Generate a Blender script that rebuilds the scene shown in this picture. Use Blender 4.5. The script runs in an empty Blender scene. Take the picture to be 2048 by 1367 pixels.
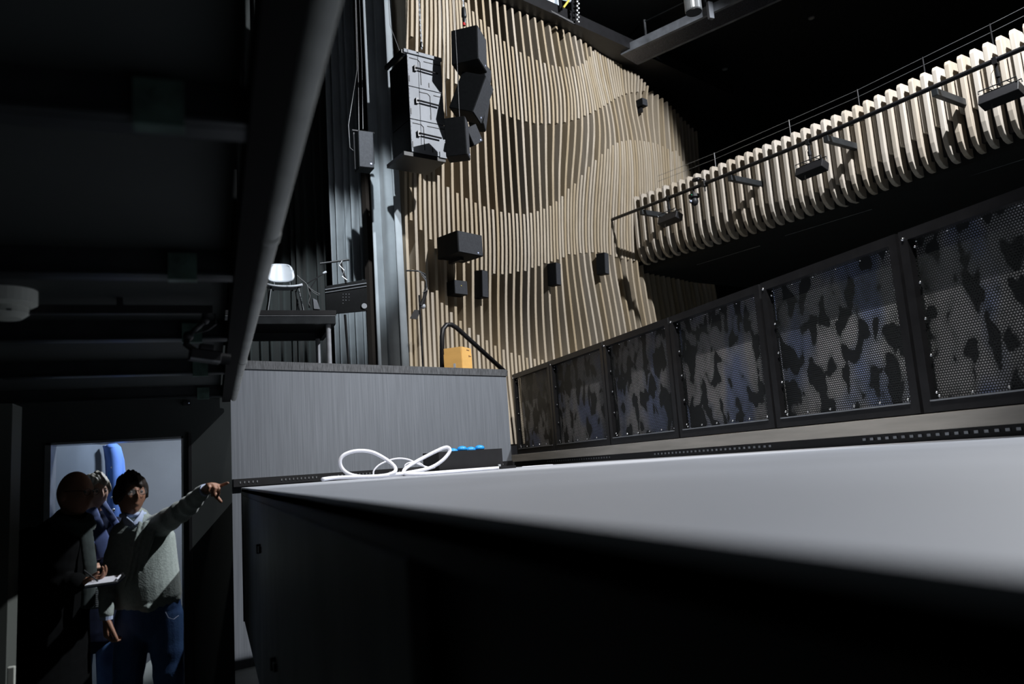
import bpy, math, random
import numpy as np
from mathutils import Vector, Matrix
random.seed(7)
C = bpy.context.scene.collection
SC = bpy.context.scene

# ------------------------------------------------------------------ camera
FPX, CX, CY = 1593.0, 1024.0, 683.5
def nrm(v):
    v = np.array(v, float); return v/np.linalg.norm(v)
_Y = nrm((-596, -285, -FPX)); _Z = nrm(np.cross(np.array((1, .07, 0.)), _Y)); _X = np.cross(_Y, _Z)
RW = np.array([_X, _Y, _Z]); EYE = np.array((0, 0, 1.62))
cam = bpy.data.cameras.new('camera'); co = bpy.data.objects.new('camera', cam); C.objects.link(co)
m = Matrix.Identity(4)
for i in range(3):
    for j in range(3): m[i][j] = RW[i][j]
    m[i][3] = EYE[i]
co.matrix_world = m
cam.sensor_width = 36; cam.lens = 28.0; cam.clip_start = .02; cam.clip_end = 80
cam.dof.use_dof = True; cam.dof.focus_distance = 7.2; cam.dof.aperture_fstop = 2.4
SC.camera = co
# ------------------------------------------------------------------ world and exposure
w = bpy.data.worlds.new('world'); SC.world = w; w.use_nodes = True
w.node_tree.nodes['Background'].inputs[0].default_value = (.75, .9, 1, 1)
w.node_tree.nodes['Background'].inputs[1].default_value = .009
SC.view_settings.view_transform = 'Standard'; SC.view_settings.look = 'None'
SC.view_settings.exposure = 0.0; SC.view_settings.gamma = 1.0; SC.view_settings.use_curve_mapping = False
SC.cycles.use_denoising = True
SC.cycles.max_bounces = 6; SC.cycles.diffuse_bounces = 3; SC.cycles.transparent_max_bounces = 12
SC.cycles.sample_clamp_indirect = 4
# ------------------------------------------------------------------ stage lights
def spot(name, loc, target, power, size, angle, color, blend=.4):
    l = bpy.data.lights.new(name, 'SPOT'); l.energy = power; l.shadow_soft_size = size
    l.spot_size = math.radians(angle); l.spot_blend = blend; l.color = color
    o = bpy.data.objects.new(name, l); C.objects.link(o); o.location = loc
    o.rotation_euler = (Vector(target)-Vector(loc)).to_track_quat('-Z', 'Y').to_euler()
    return o
spot('stage_light', (7.4, 3.4, 9.5), (2.6, 8.2, 2.5), 4700, .06, 140, (.95, .97, 1.0))
spot('pit_light', (3.6, 6.0, 9.4), (-.20, 5.1, 1.05), 1300, .05, 15, (.95, .97, 1.0), .3)
spot('curtain_light', (1.3, 5.0, 9.3), (1.45, 11.3, 4.3), 3000, .08, 21, (.88, .95, 1.0), .5)
spot('panel_fill', (1.5, 1.5, 8.9), (4.1, 7.0, 1.4), 3300, .10, 54, (1.0, .97, .93), .6)  # added fill lamp without a known source, brightens the perforated panels
def area(name, loc, target, power, sx, sy, color):
    l = bpy.data.lights.new(name, 'AREA'); l.energy = power; l.shape = 'RECTANGLE'; l.size = sx; l.size_y = sy; l.color = color
    o = bpy.data.objects.new(name, l); C.objects.link(o); o.location = loc
    o.rotation_euler = (Vector(target)-Vector(loc)).to_track_quat('-Z', 'Y').to_euler()
    return o
area('room_lamp', (-.12, 6.55, 2.40), (-.75, 6.7, 0), 20, .2, .2, (.78, .87, 1.0))
# ------------------------------------------------------------------ helpers
def ray(x, y): return RW @ np.array((x-CX, CY-y, -FPX))
def at(x, y, Y):
    d = ray(x, y); return Vector(EYE + d*(Y/d[1]))
def atX(x, y, X):
    d = ray(x, y); return Vector(EYE + d*(X/d[0]))
def atZ(x, y, Z):
    d = ray(x, y); return Vector(EYE + d*((Z-EYE[2])/d[2]))
def atP(x, y, P0, n):
    d = ray(x, y); n = np.array(n); return Vector(EYE + d*(np.dot(np.array(P0)-EYE, n)/np.dot(d, n)))
TH = math.radians(21.25)
B = Vector((math.cos(TH), math.sin(TH), 0)); N = Vector((-B.y, B.x, 0)); UP = Vector((0, 0, 1))
G0 = Vector((.223, 7.8, 0))              # left foot of the stage front; the stage front and the fin wall run along B
def gw(s, w, z): return G0 + B*s + N*w + UP*z

def frame(loc, yaw=0, pitch=0, roll=0):
    return Matrix.Translation(loc) @ Matrix.Rotation(yaw, 4, 'Z') @ Matrix.Rotation(pitch, 4, 'X') @ Matrix.Rotation(roll, 4, 'Y')

class MB:
    def __init__(s, M=None): s.v = []; s.f = []; s.M = M
    def add(s, vs, fs):
        n = len(s.v)
        if s.M is not None: vs = [s.M @ Vector(v) for v in vs]
        s.v += [tuple(v) for v in vs]; s.f += [tuple(i+n for i in f) for f in fs]; return s
    def box(s, c, d, R=None):
        x, y, z = d[0]/2, d[1]/2, d[2]/2
        vs = [Vector(p) for p in ((-x,-y,-z),(x,-y,-z),(x,y,-z),(-x,y,-z),(-x,-y,z),(x,-y,z),(x,y,z),(-x,y,z))]
        if R is not None: vs = [R @ v for v in vs]
        c = Vector(c)
        return s.add([v+c for v in vs], [(0,3,2,1),(4,5,6,7),(0,1,5,4),(1,2,6,5),(2,3,7,6),(3,0,4,7)])
    def hexa(s, b, t):     # eight corners: four below, four above
        return s.add(list(b)+list(t), [(0,3,2,1),(4,5,6,7),(0,1,5,4),(1,2,6,5),(2,3,7,6),(3,0,4,7)])
    def prism(s, poly, a, ax):   # poly: list of points, extruded by vector ax
        n = len(poly); vs = [Vector(p) for p in poly] + [Vector(p)+Vector(ax) for p in poly]
        fs = [tuple(range(n))[::-1], tuple(range(n, 2*n))] + [(i, (i+1) % n, n+(i+1) % n, n+i) for i in range(n)]
        return s.add(vs, fs)
    def tube(s, pts, r, seg=10, caps=True, side=None):
        pts = [Vector(p) for p in pts]; k = len(pts)
        rr = r if isinstance(r, (list, tuple)) else [r]*k
        vs = []; fs = []; prev = None
        for i in range(k):
            t = (pts[min(i+1, k-1)]-pts[max(i-1, 0)])
            t = t.normalized() if t.length > 1e-9 else Vector((0, 0, 1))
            a = Vector(side) if side is not None else (prev if prev is not None else (Vector((0, 0, 1)) if abs(t.z) < .9 else Vector((1, 0, 0))))
            a = a - t*a.dot(t)
            if a.length < 1e-6: a = Vector((1, 0, 0)) - t*t.x
            a.normalize(); b = t.cross(a); prev = a
            ra, rb = rr[i] if isinstance(rr[i], (tuple, list)) else (rr[i], rr[i])
            for j in range(seg):
                th = 2*math.pi*j/seg; vs.append(pts[i]+a*ra*math.cos(th)+b*rb*math.sin(th))
        for i in range(k-1):
            for j in range(seg):
                q = (j+1) % seg; fs.append((i*seg+j, i*seg+q, (i+1)*seg+q, (i+1)*seg+j))
        if caps: fs += [tuple(range(seg))[::-1], tuple((k-1)*seg+j for j in range(seg))]
        return s.add(vs, fs)
    def limb(s, pts, rr, side=None, seg=14):   # a tube with rounded ends
        pts = [Vector(p) for p in pts]
        g = lambda r: r if isinstance(r, (tuple, list)) else (r, r)
        rr = [g(r) for r in rr]
        d0 = (pts[0]-pts[1]).normalized(); d1 = (pts[-1]-pts[-2]).normalized()
        m0, m1 = min(rr[0]), min(rr[-1])
        P = []; Q = []
        for a in (.999, .9, .7, .38):
            P.append(pts[0]+d0*m0*a); c = math.sqrt(1-a*a)+.02; Q.append((rr[0][0]*c, rr[0][1]*c))
        P += pts; Q += rr
        for a in (.38, .7, .9, .999):
            P.append(pts[-1]+d1*m1*a); c = math.sqrt(1-a*a)+.02; Q.append((rr[-1][0]*c, rr[-1][1]*c))
        return s.tube(P, Q, seg, True, side)
    def ball(s, c, r, seg=16, rings=10, R=None, fn=None):
        c = Vector(c); r = r if isinstance(r, (tuple, list)) else (r, r, r)
        vs = []; fs = []
        for i in range(rings+1):
            ph = math.pi*i/rings
            for j in range(seg):
                th = 2*math.pi*j/seg
                d = Vector((math.sin(ph)*math.cos(th), math.sin(ph)*math.sin(th), math.cos(ph)))
                v = Vector((d.x*r[0], d.y*r[1], d.z*r[2]))
                if fn: v = fn(d, v)
                if R is not None: v = R @ v
                vs.append(v+c)
        for i in range(rings):
            for j in range(seg):
                q = (j+1) % seg; fs.append((i*seg+j, (i+1)*seg+j, (i+1)*seg+q, i*seg+q))
        return s.add(vs, fs)
    def cyl(s, a, b, r, seg=16): return s.tube([a, b], r, seg)
    def build(s, name, mat, parent=None, smooth=False, bevel=0, origin=None, remesh=0, sm=0, subd=0):
        me = bpy.data.meshes.new(name)
        if parent is not None: org = Vector(parent['_o'])
        elif origin is not None: org = Vector(origin)
        else:
            a = np.array(s.v); org = Vector(((a[:,0].min()+a[:,0].max())/2, (a[:,1].min()+a[:,1].max())/2, a[:,2].min()))
        me.from_pydata([tuple(Vector(v)-org) for v in s.v], [], s.f); me.update()
        if not remesh:
            import bmesh
            bm = bmesh.new(); bm.from_mesh(me)
            bmesh.ops.remove_doubles(bm, verts=bm.verts, dist=1e-6)
            bmesh.ops.recalc_face_normals(bm, faces=bm.faces); bm.to_mesh(me); bm.free()
        o = bpy.data.objects.new(name, me); C.objects.link(o)
        o['_o'] = list(org)
        if parent is not None: o.parent = parent
        else: o.location = org
        me.materials.append(mat)
        if smooth or remesh: me.shade_smooth() if hasattr(me, 'shade_smooth') else None
        if bevel:
            b = o.modifiers.new('bevel', 'BEVEL'); b.width = bevel; b.segments = 2; b.limit_method = 'ANGLE'
        if remesh:
            r = o.modifiers.new('remesh', 'REMESH'); r.mode = 'VOXEL'; r.voxel_size = remesh; r.use_smooth_shade = True
            if sm:
                q = o.modifiers.new('smooth', 'SMOOTH'); q.factor = .5; q.iterations = sm
        if subd:
            q = o.modifiers.new('subd', 'SUBSURF'); q.levels = subd; q.render_levels = subd
        return o
def tag(o, label=None, cat=None, group=None, kind=None):
    if label: o['label'] = label
    if cat: o['category'] = cat
    if group: o['group'] = group
    if kind: o['kind'] = kind
    return o
def thing(name, loc, label, cat, group=None):
    o = bpy.data.objects.new(name, None); C.objects.link(o); o.location = loc; o['_o'] = list(loc); o.empty_display_size = .1
    return tag(o, label, cat, group)
def struct(mb, name, mat, parent=None, **k):
    o = mb.build(name, mat, parent, **k); o['kind'] = 'structure'; return o

# ------------------------------------------------------------------ materials
def mat(name, col, rough=.6, metal=0, spec=.4, noise=None, bump=0, bscale=40, sheen=0, stretch=(1, 1, 1), rnd=0):
    m = bpy.data.materials.new(name); m.use_nodes = True; nt = m.node_tree; b = nt.nodes['Principled BSDF']
    b.inputs['Base Color'].default_value = (*col, 1); b.inputs['Roughness'].default_value = rough
    b.inputs['Metallic'].default_value = metal; b.inputs['Specular IOR Level'].default_value = spec
    if sheen: b.inputs['Sheen Weight'].default_value = sheen
    tc = nt.nodes.new('ShaderNodeTexCoord'); mp = nt.nodes.new('ShaderNodeMapping'); mp.inputs['Scale'].default_value = stretch
    nt.links.new(tc.outputs['Object'], mp.inputs[0])
    src = None
    if noise:
        sc, amt = noise[0], noise[1]
        c2 = noise[2] if len(noise) > 2 else tuple(c*(1-amt) for c in col)
        n = nt.nodes.new('ShaderNodeTexNoise'); n.inputs['Scale'].default_value = sc; n.inputs['Detail'].default_value = 6
        nt.links.new(mp.outputs[0], n.inputs[0])
        r = nt.nodes.new('ShaderNodeValToRGB'); r.color_ramp.elements[0].position = .35; r.color_ramp.elements[1].position = .68
        r.color_ramp.elements[0].color = (*c2, 1); r.color_ramp.elements[1].color = (*col, 1)
        nt.links.new(n.outputs[0], r.inputs[0]); src = r.outputs[0]
        if rnd:
            oi = nt.nodes.new('ShaderNodeObjectInfo'); hs = nt.nodes.new('ShaderNodeHueSaturation')
            mr = nt.nodes.new('ShaderNodeMapRange'); mr.inputs[3].default_value = 1-rnd; mr.inputs[4].default_value = 1+rnd
            mr2 = nt.nodes.new('ShaderNodeMapRange'); mr2.inputs[3].default_value = 1.25; mr2.inputs[4].default_value = .75
            nt.links.new(oi.outputs['Random'], mr.inputs[0]); nt.links.new(oi.outputs['Random'], mr2.inputs[0])
            nt.links.new(mr.outputs[0], hs.inputs['Value']); nt.links.new(mr2.outputs[0], hs.inputs['Saturation'])
            nt.links.new(src, hs.inputs['Color']); src = hs.outputs[0]
        nt.links.new(src, b.inputs['Base Color'])
    if bump:
        n2 = nt.nodes.new('ShaderNodeTexNoise'); n2.inputs['Scale'].default_value = bscale; n2.inputs['Detail'].default_value = 4
        nt.links.new(mp.outputs[0], n2.inputs[0])
        bp = nt.nodes.new('ShaderNodeBump'); bp.inputs['Strength'].default_value = bump; bp.inputs['Distance'].default_value = .01
        nt.links.new(n2.outputs[0], bp.inputs['Height']); nt.links.new(bp.outputs[0], b.inputs['Normal'])
    return m
def emis(name, col, s):
    m = bpy.data.materials.new(name); m.use_nodes = True; b = m.node_tree.nodes['Principled BSDF']
    b.inputs['Base Color'].default_value = (*col, 1); b.inputs['Emission Color'].default_value = (*col, 1); b.inputs['Emission Strength'].default_value = s
    return m
M_STAGE = mat('grey_painted_boards', (.155, .170, .195), .55, noise=(3.0, .25), stretch=(26, 26, .55), bump=.08, bscale=8)
M_STAGEEDGE = mat('worn_black_edge', (.10, .105, .115), .6, noise=(14, .6), stretch=(6, 6, 1))
M_BLACKWALL = mat('dark_wall_paint', (.030, .036, .036), .75, noise=(2, .2))
M_BLACK = mat('black_paint', (.012, .012, .014), .5, noise=(9, .3))
M_MATT = mat('matt_black_paint', (.006, .006, .006), .95, spec=.05)
M_LEG = mat('zinc_grey_tube', (.42, .44, .48), .4, metal=.15, noise=(9, .25))
M_BLACKM = mat('black_metal', (.018, .018, .02), .38, metal=.3, noise=(12, .3))
M_ROPE = mat('thin_steel_rope', (.16, .165, .17), .5)
M_BEAM = mat('grey_bridge_steel', (.20, .215, .24), .45, noise=(3, .6))
M_DARKSTEEL = mat('dark_steel', (.05, .055, .06), .4, metal=.6, noise=(8, .3))
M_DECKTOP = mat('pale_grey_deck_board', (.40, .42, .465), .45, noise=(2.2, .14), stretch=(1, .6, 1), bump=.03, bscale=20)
M_FLOOR = mat('grey_pit_floor', (.16, .18, .18), .6, noise=(3, .3))
M_STAGEFLOOR = mat('black_stage_floor', (.03, .03, .033), .5, noise=(5, .3))
M_CEIL = mat('black_ceiling', (.010, .012, .012), .9, noise=(2, .3))
M_WOOD = mat('pale_ash_wood', (.47, .40, .305), .55, noise=(2.4, .16, (.38, .315, .23)), stretch=(9, 9, .5), bump=.03, bscale=6, rnd=.10)
M_WOOD2 = mat('whitened_ash_wood', (.455, .405, .345), .5, noise=(2.4, .16, (.385, .34, .28)), stretch=(9, 9, .8), bump=.03, bscale=6, rnd=.07)
M_WOODR = mat('wood_rail', (.36, .26, .17), .6, noise=(4, .3))
M_CURTAIN = mat('lit_stage_curtain', (.33, .37, .40), .85, sheen=.25, noise=(3, .2), bump=.1, bscale=90)  # black cloth coloured grey so that it looks lit
M_CURTAIN2 = mat('shaded_stage_curtain', (.05, .06, .06), .9, sheen=.1, noise=(3, .2), bump=.1, bscale=90)  # same cloth kept darker, the weaker light at the left put into its colour
M_ALU = mat('brushed_aluminium_beam', (.48, .46, .43), .5, metal=.35, noise=(5, .2), stretch=(.4, .4, 4))
M_TUBE = mat('grey_painted_tube', (.30, .31, .295), .6, noise=(8, .25))
M_STEEL = mat('galvanised_steel', (.45, .47, .50), .35, metal=.8, noise=(9, .25))
M_RACK = mat('grey_cabinet_back', (.21, .225, .25), .55, metal=.1, noise=(5, .25), stretch=(1, 1, .3))
M_SPK = mat('black_loudspeaker_case', (.007, .008, .009), .6, spec=.12, noise=(30, .3))
M_GRILLE = mat('loudspeaker_grille', (.05, .053, .06), .7, spec=.12, noise=(40, .2), bump=.05, bscale=260)
M_SKYLIGHT = emis('bright_roof_light', (.62, .72, .85), .8)
M_LOGO = mat('pale_badge', (.55, .62, .85), .3)
M_CARD = mat('cardboard', (.72, .42, .13), .75, noise=(4, .12), stretch=(1, 1, 3))
M_PRINT = mat('brown_print', (.18, .09, .04), .8)
M_WHITE = mat('white_cable_sheath', (.80, .81, .88), .4)
M_WHITEP = mat('white_plastic', (.38, .405, .44), .35)
M_OFFWHITE = mat('off_white_plastic', (.55, .57, .52), .5)
M_BLUE = mat('bright_blue_plastic', (.02, .28, .70), .4)
M_GREEN = mat('green_led', (.0, .4, .15), .4)
M_RED = mat('red_shackle', (.5, .03, .03), .4)
M_YELLOW = mat('yellow_tape', (.75, .6, .1), .5)
M_ROOM = mat('grey_room_wall', (.36, .38, .41), .55, noise=(2, .15), bump=.05)
M_DOOR = mat('dark_grey_door', (.16, .19, .23), .4, noise=(2, .3), stretch=(1, 1, .5))
M_COAT = mat('blue_coat_cloth', (.10, .22, .62), .8, sheen=.3, noise=(6, .25))
M_TEAL = mat('teal_lining', (.02, .30, .62), .7)
M_GLASSY = mat('grey_bracket', (.06, .10, .085), .3, noise=(20, .5))
M_SKIN = mat('skin', (.36, .185, .12), .5, noise=(8, .12))
M_SKINL = mat('fair_skin', (.66, .40, .29), .5, noise=(8, .1))
M_HAIRD = mat('dark_brown_hair', (.024, .015, .010), .55, noise=(40, .6), stretch=(1, 1, .2), bump=.6, bscale=60)
M_HAIRG = mat('ash_blonde_hair', (.50, .45, .36), .55, noise=(30, .45), stretch=(1, 1, .2), bump=.6, bscale=60)
M_SWEAT = mat('grey_green_sweater', (.36, .42, .40), .9, sheen=.3, noise=(60, .18), bump=.25, bscale=120)
M_SHIRT = mat('pale_blue_shirt', (.52, .62, .85), .7)
M_JEANS = mat('blue_denim', (.035, .085, .24), .8, noise=(10, .35, (.06, .14, .33)), bump=.2, bscale=150)
M_NAVY = mat('navy_wool', (.012, .016, .035), .9, spec=.1, noise=(30, .3))
M_BLUSCARF = mat('blue_scarf', (.08, .12, .30), .85, sheen=.3, noise=(20, .2))
M_GREYSCARF = mat('grey_green_scarf', (.045, .062, .062), .9, sheen=.2, noise=(20, .3))
M_BLACKCOAT = mat('black_wool_coat', (.004, .0045, .005), .95, spec=.1, noise=(30, .3))
M_BAG = mat('grey_leather', (.10, .12, .12), .4, noise=(20, .3))
M_PAPER = mat('notepad_paper', (.8, .82, .9), .6)
M_GLASSES = mat('spectacle_frame', (.02, .02, .02), .25)
M_EYE = mat('eye_white', (.12, .11, .10), .5)
M_DARKTROU = mat('dark_trousers', (.005, .006, .009), .9)
M_SILVER = mat('bright_steel', (.75, .77, .8), .2, metal=1)
M_COPPER = mat('brown_edge', (.22, .13, .08), .4)

def lens_glass():
    m = bpy.data.materials.new('spectacle_lens'); m.use_nodes = True; b = m.node_tree.nodes['Principled BSDF']
    b.inputs['Base Color'].default_value = (1, 1, 1, 1); b.inputs['Roughness'].default_value = .02
    b.inputs['Alpha'].default_value = .08; return m
M_LENS = lens_glass()

def perforated():
    m = bpy.data.materials.new('perforated_black_sheet'); m.use_nodes = True; nt = m.node_tree; L = nt.links
    b = nt.nodes['Principled BSDF']; b.inputs['Base Color'].default_value = (.012, .014, .014, 1); b.inputs['Roughness'].default_value = .45; b.inputs['Metallic'].default_value = .3
    out = nt.nodes['Material Output']
    tc = nt.nodes.new('ShaderNodeTexCoord'); sp = nt.nodes.new('ShaderNodeSeparateXYZ'); L.new(tc.outputs['Object'], sp.inputs[0])
    def mt(op, a, bb=None):
        n = nt.nodes.new('ShaderNodeMath'); n.operation = op
        for k, v in enumerate((a, bb)):
            if v is None: continue
            if isinstance(v, (int, float)): n.inputs[k].default_value = v
            else: L.new(v, n.inputs[k])
        return n.outputs[0]
    v = mt('DIVIDE', sp.outputs[2], .0145); u = mt('DIVIDE', sp.outputs[1], .0175)
    row = mt('FLOOR', v); half = mt('MULTIPLY', mt('PINGPONG', row, 1.0), .5)
    du = mt('SUBTRACT', mt('FRACT', mt('ADD', u, half)), .5); dv = mt('SUBTRACT', mt('FRACT', v), .5)
    r2 = mt('ADD', mt('MULTIPLY', du, du), mt('MULTIPLY', dv, dv)); hole = mt('LESS_THAN', r2, .33*.33)
    tr = nt.nodes.new('ShaderNodeBsdfTransparent'); mx = nt.nodes.new('ShaderNodeMixShader')
    L.new(hole, mx.inputs[0]); L.new(b.outputs[0], mx.inputs[1]); L.new(tr.outputs[0], mx.inputs[2]); L.new(mx.outputs[0], out.inputs[0])
    return m
M_PERF = perforated()
def camo():
    m = bpy.data.materials.new('mottled_backing'); m.use_nodes = True; nt = m.node_tree; L = nt.links
    b = nt.nodes['Principled BSDF']; b.inputs['Roughness'].default_value = .6
    tc = nt.nodes.new('ShaderNodeTexCoord'); mp = nt.nodes.new('ShaderNodeMapping'); mp.inputs['Scale'].default_value = (1, 1, .62)
    oi = nt.nodes.new('ShaderNodeObjectInfo'); mu = nt.nodes.new('ShaderNodeMath'); mu.operation = 'MULTIPLY'; mu.inputs[1].default_value = 23; L.new(oi.outputs['Random'], mu.inputs[0])
    cb = nt.nodes.new('ShaderNodeCombineXYZ'); L.new(mu.outputs[0], cb.inputs[0]); L.new(mu.outputs[0], cb.inputs[1]); L.new(cb.outputs[0], mp.inputs['Location'])
    L.new(tc.outputs['Object'], mp.inputs[0])
    n = nt.nodes.new('ShaderNodeTexNoise'); n.inputs['Scale'].default_value = 7.6; n.inputs['Detail'].default_value = 1.6; n.inputs['Distortion'].default_value = .35
    L.new(mp.outputs[0], n.inputs[0])
    r = nt.nodes.new('ShaderNodeValToRGB'); e = r.color_ramp.elements
    e[0].position = .46; e[0].color = (.008, .008, .012, 1); e[1].position = .485; e[1].color = (.55, .55, .56, 1)
    e2 = r.color_ramp.elements.new(.60); e2.color = (.85, .83, .86, 1)
    L.new(n.outputs[0], r.inputs[0])
    # blue areas about the middle height
    n2 = nt.nodes.new('ShaderNodeTexNoise'); n2.inputs['Scale'].default_value = 2.2; L.new(mp.outputs[0], n2.inputs[0])
    r2 = nt.nodes.new('ShaderNodeValToRGB'); r2.color_ramp.elements[0].position = .5; r2.color_ramp.elements[0].color = (1, 1, 1, 1)
    r2.color_ramp.elements[1].position = .62; r2.color_ramp.elements[1].color = (.5, .62, 1, 1); L.new(n2.outputs[0], r2.inputs[0])
    mx = nt.nodes.new('ShaderNodeMixRGB'); mx.blend_type = 'MULTIPLY'; mx.inputs[0].default_value = 1
    L.new(r.outputs[0], mx.inputs[1]); L.new(r2.outputs[0], mx.inputs[2]); L.new(mx.outputs[0], b.inputs['Base Color'])
    return m
M_CAMO = camo()

# ================================================================== setting
F0 = MB(); F0.box((0, 4, -.05), (16, 20, .1)); struct(F0, 'floor', M_FLOOR)
# stage: front wall, floor, worn nosing; hall ceiling and far walls
ST = 2.72                                     # stage level
s = MB(); s.hexa([gw(-.1,0,0), gw(3.33,0,0), gw(3.33,.12,0), gw(-.1,.12,0)], [gw(-.1,0,ST-.05), gw(3.33,0,ST-.05), gw(3.33,.12,ST-.05), gw(-.1,.12,ST-.05)])
struct(s, 'wall_stage_front', M_STAGE)
s = MB(); s.hexa([gw(3.2,.13,0), gw(3.33,.13,0), gw(3.33,2.2,0), gw(3.2,2.2,0)], [gw(3.2,.13,ST-.06), gw(3.33,.13,ST-.06), gw(3.33,2.2,ST-.06), gw(3.2,2.2,ST-.06)])
struct(s, 'wall_stage_end', M_BLACK)
s = MB(); s.hexa([gw(-6,-.012,ST-.05), gw(3.34,-.012,ST-.05), gw(3.34,.3,ST-.05), gw(-6,.3,ST-.05)], [gw(-6,-.012,ST+.03), gw(3.34,-.012,ST+.03), gw(3.34,.3,ST+.03), gw(-6,.3,ST+.03)])
struct(s, 'trim_1', M_STAGEEDGE)
s = MB(); s.hexa([gw(-6,.301,ST-.06), gw(3.3,.301,ST-.06), gw(3.3,9,ST-.06), gw(-6,9,ST-.06)], [gw(-6,.301,ST+.03), gw(3.3,.301,ST+.03), gw(3.3,9,ST+.03), gw(-6,9,ST+.03)])
struct(s, 'floor_stage', M_STAGEFLOOR)
s = MB(); s.box((4, 8, 9.75), (26, 26, .1)); struct(s, 'ceiling', M_CEIL)
s = MB(); s.box((4, 20.9, 4.8), (26, .1, 9.7)); struct(s, 'wall_back', M_CEIL)
s = MB(); s.box((16.9, 8, 4.8), (.1, 25.6, 9.7)); struct(s, 'wall_right', M_CEIL)
s = MB(); s.box((4, -4.9, 4.8), (26, .1, 9.7)); struct(s, 'wall_rear', M_CEIL)
s = MB(); s.box((-8.9, 8, 4.8), (.1, 25.6, 9.7)); struct(s, 'wall_left', M_CEIL)
# pit wall with the door, the return of the pit wall towards the stage front
DX0, DX1, DZ = -1.035, -.197, 1.965
s = MB(); s.box(((-4+DX0)/2, 6.09, 1.3), (DX0+4, .18, 2.6)); s.box(((DX0+DX1)/2, 6.09, (DZ+2.6)/2), (DX1-DX0, .18, 2.6-DZ)); s.box(((DX1+.118)/2, 6.09, 1.3), (.118-DX1, .18, 2.6))
struct(s, 'wall_front', M_BLACKWALL)
s = MB(); s.box((.085, 6.96, 1.3), (.06, 1.55, 2.6)); struct(s, 'wall_side', M_BLACKWALL)
s = MB(); s.box((DX1+.045, 5.985, DZ/2), (.02, .028, DZ+.03)); struct(s, 'trim_2', M_BLACK)
# little room behind the door
s = MB(); s.box((-.9, 7.72, 1.25), (1.9, .06, 2.5)); struct(s, 'wall_room', M_ROOM)
s = MB(); s.box((-1.88, 6.95, 1.25), (.06, 1.5, 2.5)); struct(s, 'wall_room_left', M_ROOM)
s = MB(); s.box((-.9, 6.96, 2.46), (1.94, 1.55, .06)); struct(s, 'ceiling_room', M_ROOM)
# door leaf swung inward, frame and a steel jamb
d = thing('door_1', (DX0+.02, 6.2, 0), None, None); d['kind'] = 'structure'
hinge = Vector((-1.02, 6.22, 0)); P1 = at(214, 900, 6.95); dv = Vector((P1.x-hinge.x, .73, 0)); L_ = dv.length; dv.normalize(); dn = Vector((-dv.y, dv.x, 0))
s = MB(); a = [hinge, hinge+dv*L_, hinge+dv*L_+dn*.045, hinge+dn*.045]
s.hexa([p+UP*.02 for p in a], [p+UP*1.98 for p in a]); o = s.build('leaf', M_DOOR, d); o['kind'] = 'structure'
s = MB(); s.box((DX0+.018, 6.09, DZ/2), (.035, .2, DZ)); s.box((DX1-.006, 6.09, DZ/2), (.012, .2, DZ)); s.box(((DX0+DX1)/2, 6.09, DZ-.008), (DX1-DX0, .2, .015)); o = s.build('door_frame', M_STEEL, d); o['kind'] = 'structure'
s = MB(); s.tube([hinge+dv*(L_-.07)-dn*.06+UP*1.05, hinge+dv*(L_-.17)-dn*.06+UP*1.05], .01); o = s.build('door_handle', M_STEEL, d); o['kind'] = 'structure'

# ================================================================== raised deck over the walkway
dk = thing('raised_stage_deck', (-2, 2.7, 2.15), 'dark raised deck whose ribbed underside covers the walkway left of the camera', 'stage deck')
s = MB(); s.box((-2.0, 2.4, 2.29), (4.1, 7.15, .02)); s.build('deck_sheet', M_BLACKWALL, dk)
for Y in (.30, 1.35, 2.38, 3.43, 4.50, 5.72):
    s = MB(); s.box((-2.0, Y, 2.24), (4.14, .05, .08)); s.box((-2.0, Y-.03, 2.205), (4.14, .03, .008)); s.build('rib', M_DARKSTEEL, dk)
    b = MB(); X0 = -.055 if Y < 4 else -.04
    b.box((X0-.02, Y-.05, 2.225), (.075, .006, .075)); b.box((X0-.02, Y-.033, 2.19), (.075, .034, .006)); b.cyl((X0-.02, Y-.055, 2.235), (X0-.02, Y-.048, 2.235), .012)
    b.build('clip', M_GLASSY, dk)
s = MB(); s.box((.088, 2.4, 2.245), (.055, 7.15, .11)); s.build('edge_beam', M_MATT, dk)
s = MB(); s.cyl((.138, -1.2, 2.215), (.138, 5.97, 2.215), .021, 20); s.build('edge_tube', M_TUBE, dk, smooth=True)
for Y in (1.95, 4.1):
    s = MB(); s.cyl((.138, Y, 2.215), (.138, Y+.05, 2.215), .0235, 20); s.build('sleeve', M_TUBE, dk, smooth=True)
# smoke detector, track and hanging camera under the deck
p = atZ(14, 632, 2.2); p.y = max(p.y, 2.6)
q = at(12, 630, 2.9)
t = thing('smoke_detector', (q.x, 2.9, 2.2), 'round off-white smoke detector under the dark ribbed deck, cut by the left edge', 'smoke detector')
s = MB(); s.tube([(q.x, 2.9, 2.279), (q.x, 2.9, 2.235), (q.x, 2.9, 2.225)], [.088, .088, .07], 28); s.build('base', M_OFFWHITE, t)
s = MB(); s.tube([(q.x, 2.9, 2.226), (q.x, 2.9, 2.205), (q.x, 2.9, 2.188), (q.x, 2.9, 2.184)], [.062, .066, .045, .01], 28); s.build('sensor_head', M_OFFWHITE, t)
for k in range(10):
    an = k*math.pi/5
    if k % 2 == 0:
        s = MB(); s.box((q.x+.063*math.cos(an), 2.9+.063*math.sin(an), 2.206), (.014, .014, .005), Matrix.Rotation(an, 3, 'Z')); s.build('vent', M_BLACK, t)
a = at(-60, 612, 3.0); b = at(425, 620, 3.0)
t = thing('black_track_bar', ((a.x+b.x)/2, 3.0, b.z), 'thin black bar fixed under the dark ribbed deck', 'track')
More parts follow.
